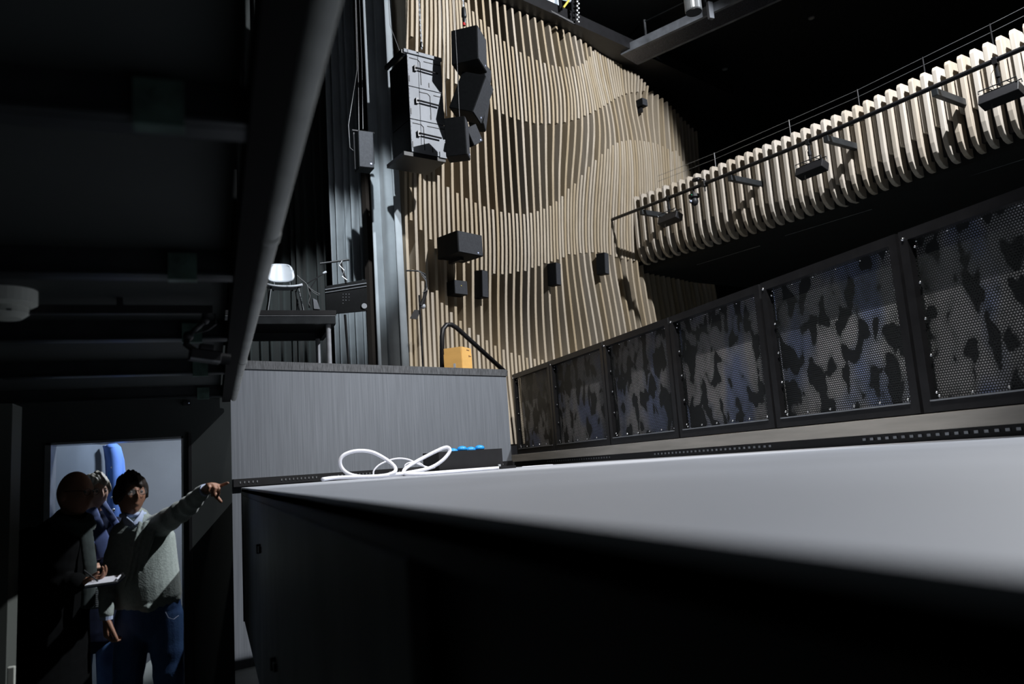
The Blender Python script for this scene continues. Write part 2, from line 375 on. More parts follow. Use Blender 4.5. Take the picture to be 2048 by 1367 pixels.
s = MB(); s.box(((a.x-.6+b.x)/2, 3.0, b.z), (b.x-a.x+.6, .03, .03)); s.build('bar', M_BLACK, t)
s = MB(); s.box((b.x-.3, 3.0, (b.z+2.28)/2), (.02, .02, 2.28-b.z)); s.build('hanger', M_BLACK, t)
j = [at(*q_, 3.0) for q_ in ((411, 618), (410, 640), (376, 672), (372, 688), (388, 700))]
t = thing('hanging_camera', j[0], 'small black video camera hanging on a jointed arm from the bar under the deck', 'camera')
s = MB(); s.tube(j[:2], .012); s.build('clamp', M_BLACK, t)
s = MB(); s.tube(j[1:3], .009); s.tube(j[2:], .012); s.ball(j[2], .018); s.ball(j[1], .015); s.build('arm', M_BLACK, t, smooth=True)
Mh = frame(at(410, 712, 3.0), .15, 0, math.radians(8))
s = MB(Mh); s.box((0, 0, 0), (.105, .06, .04)); s.box((.0, -.01, .03), (.05, .04, .02)); s.build('camera_body', M_BLACK, t, bevel=.004)
s = MB(Mh); s.tube([(.052, 0, 0), (.085, 0, 0)], .02, 16); s.build('lens', M_BLACKM, t)
s = MB(Mh); s.box((0, -.031, -.018), (.1, .004, .006)); s.build('trim_strip', M_STEEL, t)
s = MB(); s.tube([j[1]+Vector((.01, 0, .02)), at(430, 628, 3.0), at(432, 648, 3.0), at(415, 660, 3.0), at(380, 668, 3.0)], .003); s.build('cable', M_BLACK, t)
# small black box with a blue lamp on the pit wall
q = at(374, 806, 5.98); t = thing('wall_sensor', q, 'tiny black sensor high on the dark pit wall above the door', 'sensor')
s = MB(); s.box(q, (.05, .03, .03)); s.build('housing', M_BLACKM, t, bevel=.003)
s = MB(); s.ball(q+Vector((.012, -.017, 0)), .006); s.build('lens', M_LOGO, t)
# column at the left border, pale post by the floor
a = at(24, 850, 4.3)
s = MB(); s.box((a.x-.12, 4.4, 1.08), (.24, .2, 1.96)); tag(s.build('grey_column', mat('grey_column_paint', (.11, .12, .11), .6)), 'plain grey column at the left border beside the black-coated man', 'column')
a = at(23, 1332, 4.1)
s = MB(); s.box((a.x, 4.1, a.z/2), (.028, .028, a.z)); tag(s.build('short_post', M_OFFWHITE, bevel=.004), 'short pale post rising from the floor at the lower left corner', 'post')
# items on the floor of the little room
for k, (px_, py_, r_) in enumerate([(338, 1330, .16)]):
    q = at(px_, py_, 7.2); q.z = .2
    t = thing('folded_sack', (q.x, 7.25, 0), 'pale crumpled sack on the floor behind the pointing man\'s legs', 'sack')
    s = MB(); s.limb([(q.x-.15, 7.25, .14), (q.x, 7.25, .22), (q.x+.22, 7.25, .16)], [.11, .15, .1]); s.build('sack_body', M_OFFWHITE, t, smooth=True)
    s = MB(); s.box((q.x+.1, 7.25, .38), (.34, .16, .02)); s.build('flap', M_OFFWHITE, t)

# ================================================================== stage lift platform (pale top, black skirt)
pf = thing('stage_lift_platform', (2, 3.2, 1.5), 'stage lift platform with pale grey top and black skirt filling the lower right', 'stage platform')
PT = 1.582
c0 = Vector((.2, 6.68, 0)); far = Vector((3.86, 8.20, 0))
poly = [(.2, -3.2), (3.86, -3.2), (3.86, 8.05), (.2, 6.66)]
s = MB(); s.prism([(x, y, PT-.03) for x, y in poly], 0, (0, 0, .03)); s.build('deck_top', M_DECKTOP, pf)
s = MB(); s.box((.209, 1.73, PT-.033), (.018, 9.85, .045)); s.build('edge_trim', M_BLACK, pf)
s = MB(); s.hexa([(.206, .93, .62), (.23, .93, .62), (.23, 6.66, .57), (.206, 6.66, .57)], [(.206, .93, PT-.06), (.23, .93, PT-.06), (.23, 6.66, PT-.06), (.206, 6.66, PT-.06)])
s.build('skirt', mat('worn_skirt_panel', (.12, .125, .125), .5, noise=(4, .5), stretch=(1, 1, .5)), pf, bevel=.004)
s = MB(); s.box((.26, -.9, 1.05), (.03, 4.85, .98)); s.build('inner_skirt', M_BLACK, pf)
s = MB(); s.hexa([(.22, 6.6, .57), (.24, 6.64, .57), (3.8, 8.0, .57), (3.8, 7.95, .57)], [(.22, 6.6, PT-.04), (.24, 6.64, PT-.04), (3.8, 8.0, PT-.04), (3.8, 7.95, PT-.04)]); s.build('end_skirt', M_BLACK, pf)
s = MB(); s.box((.203, 6.65, 1.08), (.012, .03, 1.0)); s.build('corner_trim', M_STEEL, pf)
for Y, z in ((4.1, 1.30), (3.2, .95)):
    s = MB(); s.box((.200, Y, z), (.014, .09, .03)); s.box((.196, Y+.03, z), (.02, .02, .045)); s.build('latch', M_DARKSTEEL, pf, bevel=.003)
for (X, Y) in ((1.0, -2.0), (3.2, -2.0), (1.0, 5.6), (3.2, 6.0)):
    s = MB(); s.box((X, Y, .76), (.16, .16, 1.52)); s.build('leg', M_DARKSTEEL, pf)

# perforated strip at the foot of the stage front, toothed channel under the panels
def ws(s_, w_, z_): return gw(s_, w_, z_)
t = thing('perforated_trunking', gw(1.6, -.03, 1.56), 'black perforated trunking along the foot of the grey stage front', 'trunking')
s = MB(); s.hexa([ws(-.08,-.05,1.585), ws(3.3,-.05,1.585), ws(3.3,-.001,1.585), ws(-.08,-.001,1.585)], [ws(-.08,-.05,1.655), ws(3.3,-.05,1.655), ws(3.3,-.001,1.655), ws(-.08,-.001,1.655)]); s.build('channel', M_BLACK, t)
for k in range(84):
    if (k//5) % 3 != 1: c_ = ws(-.02+k*.04, -.052, 1.622); s = MB(); s.box(c_, (.012, .006, .018), Matrix.Rotation(TH, 3, 'Z')); s.build('slot', M_STEEL, t)

# ================================================================== perforated guard panels
PX = 3.9
YB = [10.25, 8.93, 7.48, 6.15, 4.84, 3.53, 2.22, .95, -.3]
LB = ['farthest one beside the grey stage front', 'second from the stage front', 'third from the stage front', 'fourth from the stage front',
      'fifth from the stage front', 'next to the panel at the right border', 'nearest panel cut by the right border', 'beyond the right border']
for k in range(7):
    y1, y0 = YB[k]-.012, YB[k+1]+.012; z0, z1 = 1.745, 2.83
    t = thing('perforated_guard_panel', (PX, (y0+y1)/2, z0), 'black framed perforated guard panel, '+LB[k], 'guard panel', 'perforated guard panels in a row')
    f = .06
    s = MB()
    for yy in (y0+f/2, y1-f/2): s.box((PX, yy, (z0+z1)/2), (.06, f, z1-z0))
    for zz in (z0+f/2, z1-f/2): s.box((PX, (y0+y1)/2, zz), (.06, y1-y0-2*f, f))
    s.box((PX+.075, (y0+y1)/2, z1-.006), (.09, y1-y0, .012)); s.build('frame', M_BLACKM, t, bevel=.004)
    s = MB(); iy0, iy1, iz0, iz1 = y0+f, y1-f, z0+f, z1-f
    s.add([(PX+.012, iy0, iz0), (PX+.012, iy1, iz0), (PX+.012, iy1, iz1), (PX+.012, iy0, iz1)], [(0, 1, 2, 3)]); s.build('perforated_sheet', M_PERF, t)
    s = MB(); s.box((PX+.10, (y0+y1)/2, (z0+z1)/2), (.01, y1-y0+.02, z1-z0-.06)); s.build('backing_board', M_CAMO, t)
    s = MB(); s.box((PX-.022, (iy0+iy1)/2, iz0+.006), (.035, iy1-iy0, .009)); s.build('lower_lip', M_STEEL, t)
    ys = np.linspace(iy0+.04, iy1-.04, 6); zs = np.linspace(iz0+.05, iz1-.05, 5)
    for p_, r_ in [((PX-.006, yy, iz0+.03), .009) for yy in ys]+[((PX-.006, yy, iz1-.02), .006) for yy in ys]+[((PX-.006, iy1-.025, zz), .009) for zz in zs]+[((PX-.006, iy0+.02, zz), .006) for zz in zs]+[((PX-.032, y1-.03, z1-.05), .011)]:
        s = MB(); s.ball(p_, r_, 8, 6); s.build('bolt', M_SILVER, t, smooth=True)
s = MB(); s.cyl((PX-.004, 3.56, 2.38), (PX-.004, 3.54, 2.80), .012); 
s = MB(); s.box((PX, 5.1, 1.69), (.10, 10.7, .095)); tag(s.build('aluminium_beam', M_ALU, bevel=.003), 'long pale aluminium beam carrying the black perforated panels', 'beam')
t = thing('toothed_channel', (PX-.02, 5.1, 1.58), 'black slotted channel between the aluminium beam and the pale platform top', 'channel')
s = MB(); s.box((PX+.03, 5.1, 1.607), (.10, 10.6, .066)); s.build('channel', M_BLACK, t)
for k in range(150):
    if (k//14) % 3 != 1: s = MB(); s.box((PX-.022, .6+k*.062, 1.617), (.006, .026, .016)); s.build('slot', M_STEEL, t)
s = MB(); s.box((PX+.3, 4.9, .85), (.1, 11, 1.4)); struct(s, 'wall_hall_base', M_BLACK)

# ================================================================== fin wall
WG=[[1520,1518,1512,1505,1496,1487,1475,1465,1458,1443,1414,1378,1337,1292,1248,1206,1166,1133,1113,1104],[1524,1527,1527,1525,1520,1513,1503,1487,1472,1455,1429,1392,1347,1297,1246,1195,1151,1124,1117,1120],[1523,1532,1539,1542,1540,1530,1512,1493,1474,1457,1437,1403,1360,1314,1267,1224,1189,1172,1171,1179],[1520,1536,1549,1557,1557,1546,1521,1490,1464,1444,1426,1403,1374,1342,1313,1290,1277,1271,1276,1278],[1523,1542,1560,1571,1572,1558,1529,1487,1450,1434,1426,1413,1391,1369,1356,1354,1361,1376,1381,1373],[1523,1547,1570,1586,1588,1571,1542,1498,1453,1429,1423,1417,1405,1394,1391,1397,1407,1415,1422,1423],[1521,1551,1579,1600,1605,1590,1561,1512,1463,1438,1430,1424,1417,1411,1412,1419,1432,1444,1450,1452],[1529,1559,1588,1613,1625,1618,1591,1540,1489,1462,1450,1439,1427,1415,1408,1412,1423,1438,1450,1459],[1529,1556,1583,1607,1621,1621,1607,1577,1540,1506,1479,1458,1436,1409,1388,1385,1399,1419,1438,1454],[1520,1541,1563,1583,1598,1608,1609,1600,1580,1555,1522,1491,1451,1395,1348,1334,1359,1395,1425,1448],[1514,1527,1540,1553,1569,1588,1609,1625,1632,1617,1581,1532,1468,1386,1318,1289,1325,1377,1414,1445],[1514,1519,1522,1527,1538,1563,1601,1638,1666,1667,1634,1575,1486,1390,1322,1301,1325,1371,1421,1458],[1519,1520,1519,1521,1531,1558,1601,1647,1686,1693,1657,1591,1504,1417,1347,1336,1372,1425,1466,1491],[1517,1522,1526,1534,1549,1574,1610,1652,1693,1703,1669,1601,1519,1442,1387,1389,1440,1504,1539,1539],[1518,1527,1536,1550,1569,1596,1630,1671,1712,1723,1687,1623,1549,1483,1447,1459,1507,1564,1607,1620],[1520,1532,1546,1563,1586,1617,1655,1694,1723,1726,1697,1645,1586,1537,1516,1529,1566,1611,1644,1655],[1520,1536,1553,1573,1598,1630,1671,1708,1732,1733,1711,1670,1622,1583,1567,1586,1631,1666,1673,1664],[1520,1539,1560,1585,1615,1651,1691,1729,1756,1762,1742,1704,1659,1620,1598,1614,1658,1666,1605,1565],[1520,1541,1565,1592,1625,1663,1703,1742,1771,1782,1768,1738,1702,1670,1652,1655,1669,1644,1545,1506],[1517,1540,1564,1591,1623,1661,1704,1744,1774,1788,1784,1765,1737,1710,1690,1678,1658,1625,1578,1539],[1517,1541,1566,1594,1624,1662,1710,1756,1791,1811,1812,1797,1770,1738,1703,1675,1662,1645,1621,1595],[1520,1548,1577,1610,1648,1690,1737,1783,1823,1849,1852,1841,1820,1793,1766,1743,1726,1709,1688,1664],[1519,1553,1591,1631,1675,1720,1766,1809,1845,1871,1883,1883,1875,1862,1846,1829,1811,1788,1761,1734],[1518,1557,1601,1648,1697,1744,1788,1828,1862,1888,1906,1917,1920,1918,1910,1897,1878,1851,1822,1793],[1521,1564,1612,1663,1713,1761,1803,1840,1873,1900,1922,1938,1948,1952,1949,1937,1917,1892,1864,1838]]
BZ={"C1":[[15,8.59],[17,8.52],[19,8.45],[21,8.39],[23,8.32],[25,8.26],[27,8.22],[29,8.17],[31,8.14],[33,8.12],[35,8.11],[37,8.11],[39,8.13],[41,8.17],[43,8.23],[45,8.3],[47,8.41],[49,8.54],[51,8.69],[53,8.86],[55,9.05]],"C2":[[19,7.03],[21,7.01],[23,6.98],[25,6.97],[27,6.97],[29,6.98],[31,6.99],[33,7.02],[35,7.05],[37,7.09],[39,7.14],[41,7.21],[43,7.28],[45,7.37],[47,7.46],[49,7.56],[51,7.66],[53,7.76],[55,7.87],[57,7.97],[59,8.08],[61,8.18],[63,8.27],[65,8.36],[67,8.43],[69,8.48],[71,8.53],[73,8.56]],"C3":[[9,5.59],[11,5.53],[13,5.48],[15,5.44],[17,5.41],[19,5.39],[21,5.38],[23,5.39],[25,5.41],[27,5.43],[29,5.48],[31,5.54],[33,5.61],[35,5.69],[37,5.8],[39,5.92],[41,6.08],[43,6.2],[45,6.37],[47,6.54],[49,6.69],[51,6.83],[53,6.96],[55,7.07],[57,7.16],[59,7.24],[61,7.3],[63,7.36],[65,7.4],[67,7.44],[69,7.47],[71,7.5],[73,7.53],[75,7.54],[77,7.54],[79,7.52],[81,7.51]],"C4":[[1,5.0],[3,4.89],[5,4.78],[15,4.43],[17,4.41],[19,4.42],[21,4.43],[23,4.46],[25,4.51],[27,4.54],[29,4.61],[31,4.66],[33,4.73],[35,4.78],[37,4.84],[39,4.9],[41,4.98],[43,5.0],[45,5.05],[47,5.08],[49,5.11],[51,5.13],[55,5.13],[57,5.12],[59,5.11]],"C5":[[1,4.31],[5,4.03],[7,3.9],[9,3.78],[11,3.67],[13,3.58],[15,3.49],[17,3.42],[19,3.35],[21,3.3],[23,3.26],[25,3.23],[27,3.2],[29,3.19]],"RT":[[65,8.85],[66,8.84],[67,8.84],[68,8.82],[69,8.77],[70,8.72],[71,8.67],[72,8.63],[73,8.58]]}

WGA = np.array(WG, float)/1000
def wfun(i, z):
    a = min(max(i/4, 0), WGA.shape[0]-1.001); b = min(max((z-1.6)/.4, 0), WGA.shape[1]-1.001)
    i0, j0 = int(a), int(b); fa, fb = a-i0, b-j0
    # smooth in z by cubic interpolation of the two rows
    def row(r):
        g = WGA[r]; p0 = g[max(j0-1, 0)]; p1 = g[j0]; p2 = g[j0+1]; p3 = g[min(j0+2, len(g)-1)]
        return .5*((2*p1)+(-p0+p2)*fb+(2*p0-5*p1+4*p2-p3)*fb**2+(-p0+3*p1-3*p2+p3)*fb**3)
    return row(i0)*(1-fa)+row(i0+1)*fa
def bz(nm, i):
    t_ = BZ[nm]; return float(np.interp(i, [q[0] for q in t_], [q[1] for q in t_]))
S0, PI_, FT = 3.0, .082, .044
def fin(i, z0, z1, name, root):
    n = max(2, int((z1-z0)/.09)+1); zs = [z0+(z1-z0)*k/(n-1) for k in range(n)]
    sa, sb = S0+i*PI_-FT/2, S0+i*PI_+FT/2; wb = 2.28
    vs = []
    for z in zs:
        w_ = wfun(i, z); vs += [gw(sa, w_, z), gw(sb, w_, z), gw(sb, wb, z), gw(sa, wb, z)]
    fs = [(0, 3, 2, 1), tuple(4*(n-1)+q for q in range(4))]
    for k in range(n-1):
        a = 4*k
        for q in range(4): fs.append((a+q, a+(q+1) % 4, a+4+(q+1) % 4, a+4+q))
    m_ = MB(); m_.add(vs, fs); return m_.build(name, M_WOOD, root)
fw = thing('wooden_fin_wall', gw(6.5, 2, 1.7), 'tall undulating wall of vertical pale wooden fins behind the stage', 'wall cladding')
IMAX = 96
for i in range(IMAX+1):
    top = 8.93
    if i >= 65: top = float(np.interp(i, [65, 67, 69, 71, 73, 85, 96], [8.85, 8.84, 8.79, 8.69, 8.60, 8.45, 8.3]))
    zbot = 1.9
    if i % 2 == 0: fin(i, zbot, top, 'tall_fin', fw)
    else:
        # upper band
        if i < 15: lo, hi = (7.55 if i < 4 else 7.2), top
        else: lo, hi = bz('C2', i), (bz('C1', i) if i < 55 else top)
        if i < 7: lo = {1: 7.59, 3: 7.50, 5: 7.3}[i]
        elif i < 19: lo = 7.2-.01*(i-7)
        if i > 73: lo = 8.69+.01*(i-73); 
        if hi-lo > .08: fin(i, lo, hi, 'upper_fin', fw)
        c3 = bz('C3', i) if i >= 9 else 5.61+(9-i)*.06
        if i > 81: c3 = 7.63-.03*(i-81)
        c4 = bz('C4', i) if not 5 < i < 15 else float(np.interp(i, [5, 15], [4.79, 4.45]))
        fin(i, c4, c3, 'middle_fin', fw)
        if i <= 45: 
            c5 = bz('C5', i) if i <= 29 else 3.2-.01*(i-29)
            if c5-zbot > .1: fin(i, zbot, c5, 'lower_fin', fw)
s = MB(); s.hexa([gw(2.9,2.29,1.6), gw(11.3,2.29,1.6), gw(11.3,2.4,1.6), gw(2.9,2.4,1.6)], [gw(2.9,2.29,9.2), gw(11.3,2.29,9.2), gw(11.3,2.4,9.2), gw(2.9,2.4,9.2)])
s.build('backing', mat('dark_brown_backing', (.022, .016, .012), .8), fw)
s = MB(); s.hexa([gw(3.0,1.2,8.94), gw(11.3,1.2,8.94), gw(11.3,2.28,8.94), gw(3.0,2.28,8.94)], [gw(3.0,1.2,9.15), gw(11.3,1.2,9.15), gw(11.3,2.28,9.15), gw(3.0,2.28,9.15)])
s.build('top_beam', M_BLACK, fw)
s = MB(); s.hexa([gw(3.35,1.5,1.3), gw(11.3,1.5,1.3), gw(11.3,2.28,1.3), gw(3.35,2.28,1.3)], [gw(3.35,1.5,1.88), gw(11.3,1.5,1.88), gw(11.3,2.28,1.88), gw(3.35,2.28,1.88)])
s.build('plinth', M_BLACK, fw)

# ================================================================== balcony
PE = Vector((7.199, 12.498, 0)); BA = math.radians(-13.07)
D = Vector((math.sin(BA), math.cos(BA), 0)); MO = Vector((D.y, -D.x, 0))    # MO points away from the hall
def bp(t_, o_, z_): return PE + D*t_ + MO*o_ + UP*z_
bl = thing('wooden_balcony', bp(-3.5, .5, 5), 'balcony front of upright pale wooden fins crossing the upper right', 'balcony')
T = []; t_ = -.22; k = 0
while t_ > -7.6: T.append(t_); t_ -= .192-.0070*min(k*.16*1.0, 7.0)*1.0; k += 1
def zlo(t_): return float(np.interp(-t_, [0, .7, 1.8, 2.6, 4.3, 5.3, 6.5, 8], [5.03, 5.02, 4.96, 4.93, 4.89, 4.91, 4.96, 4.98]))
def zhi(t_): return float(np.interp(-t_, [0, .4, 1.7, 4.5, 6.3, 7, 8], [6.31, 6.29, 6.21, 6.14, 6.18, 6.21, 6.24]))
def zsh(t_): return float(np.interp(-t_, [0, .4, 1.8, 2.3, 2.65, 3, 3.5, 3.8, 4.4, 4.9, 5.4, 6, 7, 8], [5.27, 5.35, 5.38, 5.4, 5.32, 5.28, 5.19, 5.16, 5.16, 5.25, 5.37, 5.46, 5.50, 5.5]))
TK = .062
for k, t_ in enumerate(T):
    lo, hi = zlo(t_), zhi(t_)
    prof = [(0.03, hi), (.0, hi-.05), (0, lo+.42), (.006, lo+.30), (.03, lo+.18), (.075, lo+.08), (.14, lo+.02), (.2, lo), (.34, lo), (.34, lo+.12), (.20, lo+.45), (.16, lo+.55), (.16, hi-.32), (.24, hi-.2), (.26, hi-.03), (.22, hi)]
    s = MB(); s.prism([bp(t_-TK/2, o_, z_) for o_, z_ in prof], 0, D*TK); s.build('long_fin', M_WOOD2, bl, bevel=.008)
    tm = (t_+(T[k+1] if k+1 < len(T) else t_-.15))/2
    zs_ = zsh(tm)
    s = MB(); h_ = hi-.26
    s.prism([bp(tm-TK*.42, o_, z_) for o_, z_ in ((.04, zs_), (.16, zs_), (.16, h_), (.04, h_))], 0, D*TK*.84); s.build('short_fin', M_WOOD2, bl, bevel=.005)
s = MB(); a, b = .12, -7.8
for o_, z0_, z1_ in ((.17, 5.05, 6.02),):
    s.hexa([bp(a, o_, z0_), bp(a, o_+.05, z0_), bp(b, o_+.05, z0_), bp(b, o_, z0_)], [bp(a, o_, z1_), bp(a, o_+.05, z1_), bp(b, o_+.05, z1_-.05), bp(b, o_, z1_-.05)])
s.build('guard_wall', M_BLACK, bl)
s = MB(); s.hexa([bp(a, .1, 6.0), bp(a, .22, 6.0), bp(b, .22, 5.93), bp(b, .1, 5.93)], [bp(a, .1, 6.035), bp(a, .22, 6.035), bp(b, .22, 5.965), bp(b, .1, 5.965)]); s.build('top_rail', M_WOODR, bl)
s = MB(); s.hexa([bp(.3, .25, 4.93), bp(.3, 5, 4.93), bp(-8.5, 5, 4.86), bp(-8.5, .25, 4.86)], [bp(.3, .25, 5.1), bp(.3, 5, 5.1), bp(-8.5, 5, 5.05), bp(-8.5, .25, 5.05)]); s.build('soffit', M_CEIL, bl)
for t0_, t1_ in ((-.9, -2.3), (-2.8, -4.3), (-4.9, -6.6)):
    s = MB(); s.tube([bp(t0_, .75, 4.90), bp(t1_, .75, 4.87)], .004, 6); s.build('soffit_trim', M_STEEL, bl)
# cable rail on top
R_ = [(-.4, 6.36, 6.62)]
for t_ in (-1.95, -3.45, -4.6, -5.55, -6.4):
    s = MB(); s.cyl(bp(t_, .3, 6.0), bp(t_, .3, zhi(t_)+.33), .009, 8); s.build('rail_post', M_BLACKM, bl)
for dz in (.32, .22):
    s = MB(); s.tube([bp(t_, .3, zhi(t_)+dz) for t_ in (-.6, -1.95, -3.45, -4.6, -5.55, -6.4, -7.6)], .0035, 6); s.build('rail_cable', M_STEEL, bl)
s = MB(); s.tube([bp(-.05, .28, 6.45), bp(-.05, .5, 6.45)], .016); s.tube([bp(-.02, .3, 6.15), bp(-.02, .3, 6.48)], .022); s.tube([bp(-.05, .28, 6.47), bp(-.05, 2.2, 6.62)], .016); s.build('handrail', M_BLACK, bl)

# lighting pipe held off the balcony
OF = -.62
def pz(t_): return float(np.interp(-t_, [0, .3, 2.3, 4.2, 5.7, 7.1, 8], [5.77, 5.765, 5.685, 5.64, 5.64, 5.64, 5.64]))
t = thing('lighting_pipe', bp(-3.5, OF, 5.7), 'long black lighting pipe on arms in front of the wooden balcony', 'lighting pipe')
s = MB(); s.tube([bp(q_, OF, pz(q_)) for q_ in (-.22, -1, -2, -3, -4, -5, -6, -7, -7.8)], .028, 12); s.build('pipe', M_BLACKM, t, smooth=True)
for x_, y_ in ((1285, 424), (1462, 356), (1655, 286), (1872, 190)):
    P = atP(x_, y_, bp(0, OF, 0), MO); tt = (P-PE).dot(D); z_ = pz(tt)
    s = MB(Matrix.Translation(bp(tt, OF+.30, z_-.07)) @ Matrix.Rotation(-BA, 4, 'Z').inverted() @ Matrix.Identity(4))
    s = MB(); c_ = [bp(tt-.035, OF-.03, z_-.12), bp(tt+.035, OF-.03, z_-.12), bp(tt+.035, .1, z_-.12), bp(tt-.035, .1, z_-.12)]
    s.hexa(c_, [c+UP*.085 for c in c_]); s.build('arm', M_DARKSTEEL, t, bevel=.004)
def on_pipe(x_, y_):
    P = atP(x_, y_, bp(0, OF, 0), MO); tt = (P-PE).dot(D); return tt, pz(tt)
# linear flood lights
for (x_, y_, dz, yaw_, lab) in ((1336, 395, .36, .0, 'black box floodlight hanging at the far left end of the lighting pipe'), (1618, 296, .40, 0, 'black box floodlight hanging from the middle of the lighting pipe'), (1990, 118, .42, 0, 'black box floodlight hanging near the right end of the lighting pipe')):
    tt, z_ = on_pipe(x_, y_); c_ = bp(tt, OF, z_)
    t = thing('floodlight', c_, lab, 'stage light', 'box floodlights on the balcony pipe')
    Mx = Matrix.Translation(c_) @ Matrix.Rotation(math.pi/2-BA-.10, 4, 'Z').inverted()
    Mx = Matrix(((D.x, MO.x, 0, c_.x), (D.y, MO.y, 0, c_.y), (0, 0, 1, c_.z), (0, 0, 0, 1)))
    s = MB(Mx); s.cyl((0, 0, -.02), (0, 0, -dz+.13), .018, 12); s.box((0, 0, -.01), (.05, .07, .08)); s.cyl((0, 0, -.14), (0, 0, -.2), .027, 12); s.build('drop_arm', M_BLACKM, t)
    Rx = Matrix.Rotation(-.35, 3, 'X')
    s = MB(Mx); s.box((0, 0, -dz), (.42, .15, .12), Rx); s.build('lamp_body', M_BLACK, t, bevel=.006)
    s = MB(Mx); s.tube([(-.2, -.06, -dz+.09), (-.2, -.06, -dz+.125), (.2, -.06, -dz+.125), (.2, -.06, -dz+.09)], .007, 6); s.tube([(-.2, .06, -dz+.09), (-.2, .06, -dz+.125), (.2, .06, -dz+.125), (.2, .06, -dz+.09)], .007, 6)
    for xx in (-.1, 0, .1): s.tube([(xx, -.06, -dz+.125), (xx, .06, -dz+.125)], .006, 6)
    s.build('yoke', M_DARKSTEEL, t)
    s = MB(Mx); s.tube([(.0, .02, -.05), (.07, .02, -.12), (.09, .02, -.22), (.06, .02, -dz+.1)], .003, 6); s.build('safety_cable', M_STEEL, t)
    s = MB(Mx); s.tube([(.09, -.03, -dz-.05), (.1, -.03, -dz-.09), (.09, -.03, -dz-.11), (.085, -.03, -dz-.09)], .003, 6); s.build('hook', M_STEEL, t)
# pan tilt camera and microphone on the pipe
tt, z_ = on_pipe(1386, 375); c_ = bp(tt, OF, z_)
t = thing('pan_tilt_camera', c_, 'round black pan tilt camera hanging upside down from the lighting pipe', 'camera')
s = MB(); s.cyl(c_-UP*.02, c_-UP*.10, .02, 12); s.build('mount', M_BLACKM, t)
s = MB(); s.tube([c_-UP*.1, c_-UP*.105, c_-UP*.15, c_-UP*.16], [.03, .085, .085, .07], 20); s.build('base', M_BLACK, t)
s = MB(); s.ball(c_-UP*.21, (.062, .062, .075), 20, 14); s.build('camera_head', M_BLACK, t, smooth=True)
s = MB(); q = c_-UP*.22-MO*.05; s.tube([q, q-MO*.03], .034, 18); s.build('lens', M_BLACKM, t)
s = MB(); s.ball(q-MO*.03, (.02, .02, .02), 12, 8); s.build('lens_glass', M_LOGO, t, smooth=True)
s = MB(); s.box(c_-UP*.125-MO*.085-D*.03, (.012, .012, .012)); s.build('status_lamp', M_GREEN, t)
tt, z_ = on_pipe(1409, 368); c_ = bp(tt, OF, z_)
t = thing('microphone', c_, 'black microphone clamped on top of the lighting pipe beside the pan tilt camera', 'microphone')
s = MB(); s.box(c_, (.07, .07, .09)); s.tube([c_-UP*.04, c_-UP*.12], .012); s.build('clamp', M_BLACKM, t, bevel=.004)
s = MB(); s.limb([c_+UP*.07-D*.0, c_+UP*.11+D*.10], [.012, .012]); s.build('body', M_BLACK, t, smooth=True)
s = MB(); s.limb([c_+UP*.115+D*.12, c_+UP*.13+D*.20], [.034, .034]); s.build('windshield', M_BLACK, t, smooth=True)

LP = Vector((7.4, 3.4, 9.5))
fl = []  # outline of an added plate and arm, there to shade the far upper fins
for (i_, z_, w_) in ((68, 9.6, 1.72), (71, 8.95, 1.72), (75.5, 8.72, 1.72), (78.5, 8.47, 1.72), (81, 8.2, 1.72), (84.8, 7.72, 1.72), (88, 7.3, 1.8), (92, 6.6, 1.85), (150, 6.4, 1.9), (150, 9.6, 1.9)):
    fl.append(LP+(gw(S0+i_*PI_, w_, z_)-LP)*.22)
t = thing('shade_plate', fl[1], 'added black plate near the stage lamp that shades the far upper fins', 'shade plate')
s = MB(); s.prism(fl, 0, (0, .01, 0)); s.build('plate', M_BLACK, t)
s = MB(); s.tube([fl[-1], Vector((fl[-1].x, fl[-1].y, 9.69))], .012, 8); s.build('arm', M_BLACKM, t)

# ================================================================== lighting bridge and ceiling items
a, b = Vector((7.154, 11.9, 8.9)), Vector((9.6, 7.25, 8.9)); dd = (b-a).normalized(); nn = Vector((dd.y, -dd.x, 0))
t = thing('lighting_bridge', (a+b)/2, 'dark steel lighting bridge under the ceiling at the top', 'lighting bridge')
def Lb(u, v, z_): return a+dd*u-nn*v+UP*z_
L9 = (b-a).length
s = MB(); s.hexa([Lb(-.1, 0, 0), Lb(L9, 0, 0), Lb(L9, .06, 0), Lb(-.1, .06, 0)], [Lb(-.1, 0, .16), Lb(L9, 0, .16), Lb(L9, .06, .16), Lb(-.1, .06, .16)]); s.build('side_beam', M_BEAM, t)
s = MB(); s.hexa([Lb(-.1, .06, .0), Lb(L9, .06, .0), Lb(L9, .5, .0), Lb(-.1, .5, .0)], [Lb(-.1, .06, .02), Lb(L9, .06, .02), Lb(L9, .5, .02), Lb(-.1, .5, .02)]); s.build('walkway_grating', mat('bright_expanded_metal', (.22, .23, .28), .25, metal=.7, noise=(60, .9), stretch=(1, 1, 1), bump=.6, bscale=70), t)
s = MB(); s.hexa([Lb(-.1, .5, 0), Lb(L9, .5, 0), Lb(L9, .56, 0), Lb(-.1, .56, 0)], [Lb(-.1, .5, .12), Lb(L9, .5, .12), Lb(L9, .56, .12), Lb(-.1, .56, .12)]); s.build('side_beam', M_BEAM, t)
for u in (.15, 1.4, 2.7, 4.0):
    s = MB(); s.box(Lb(u, .53, .42), (.04, .04, .75)); s.build('rail_post', M_STEEL, t)
for zz in (.4, .76):
    s = MB(); s.tube([Lb(.15, .53, zz), Lb(L9, .53, zz)], .012, 8); s.build('rail', M_DARKSTEEL, t)
s = MB(); s.box(Lb(1.75, -.05, .02), (.09, .06, .3)); s.build('bracket', M_RACK, t)
q = at(1386, 10, 5.2)
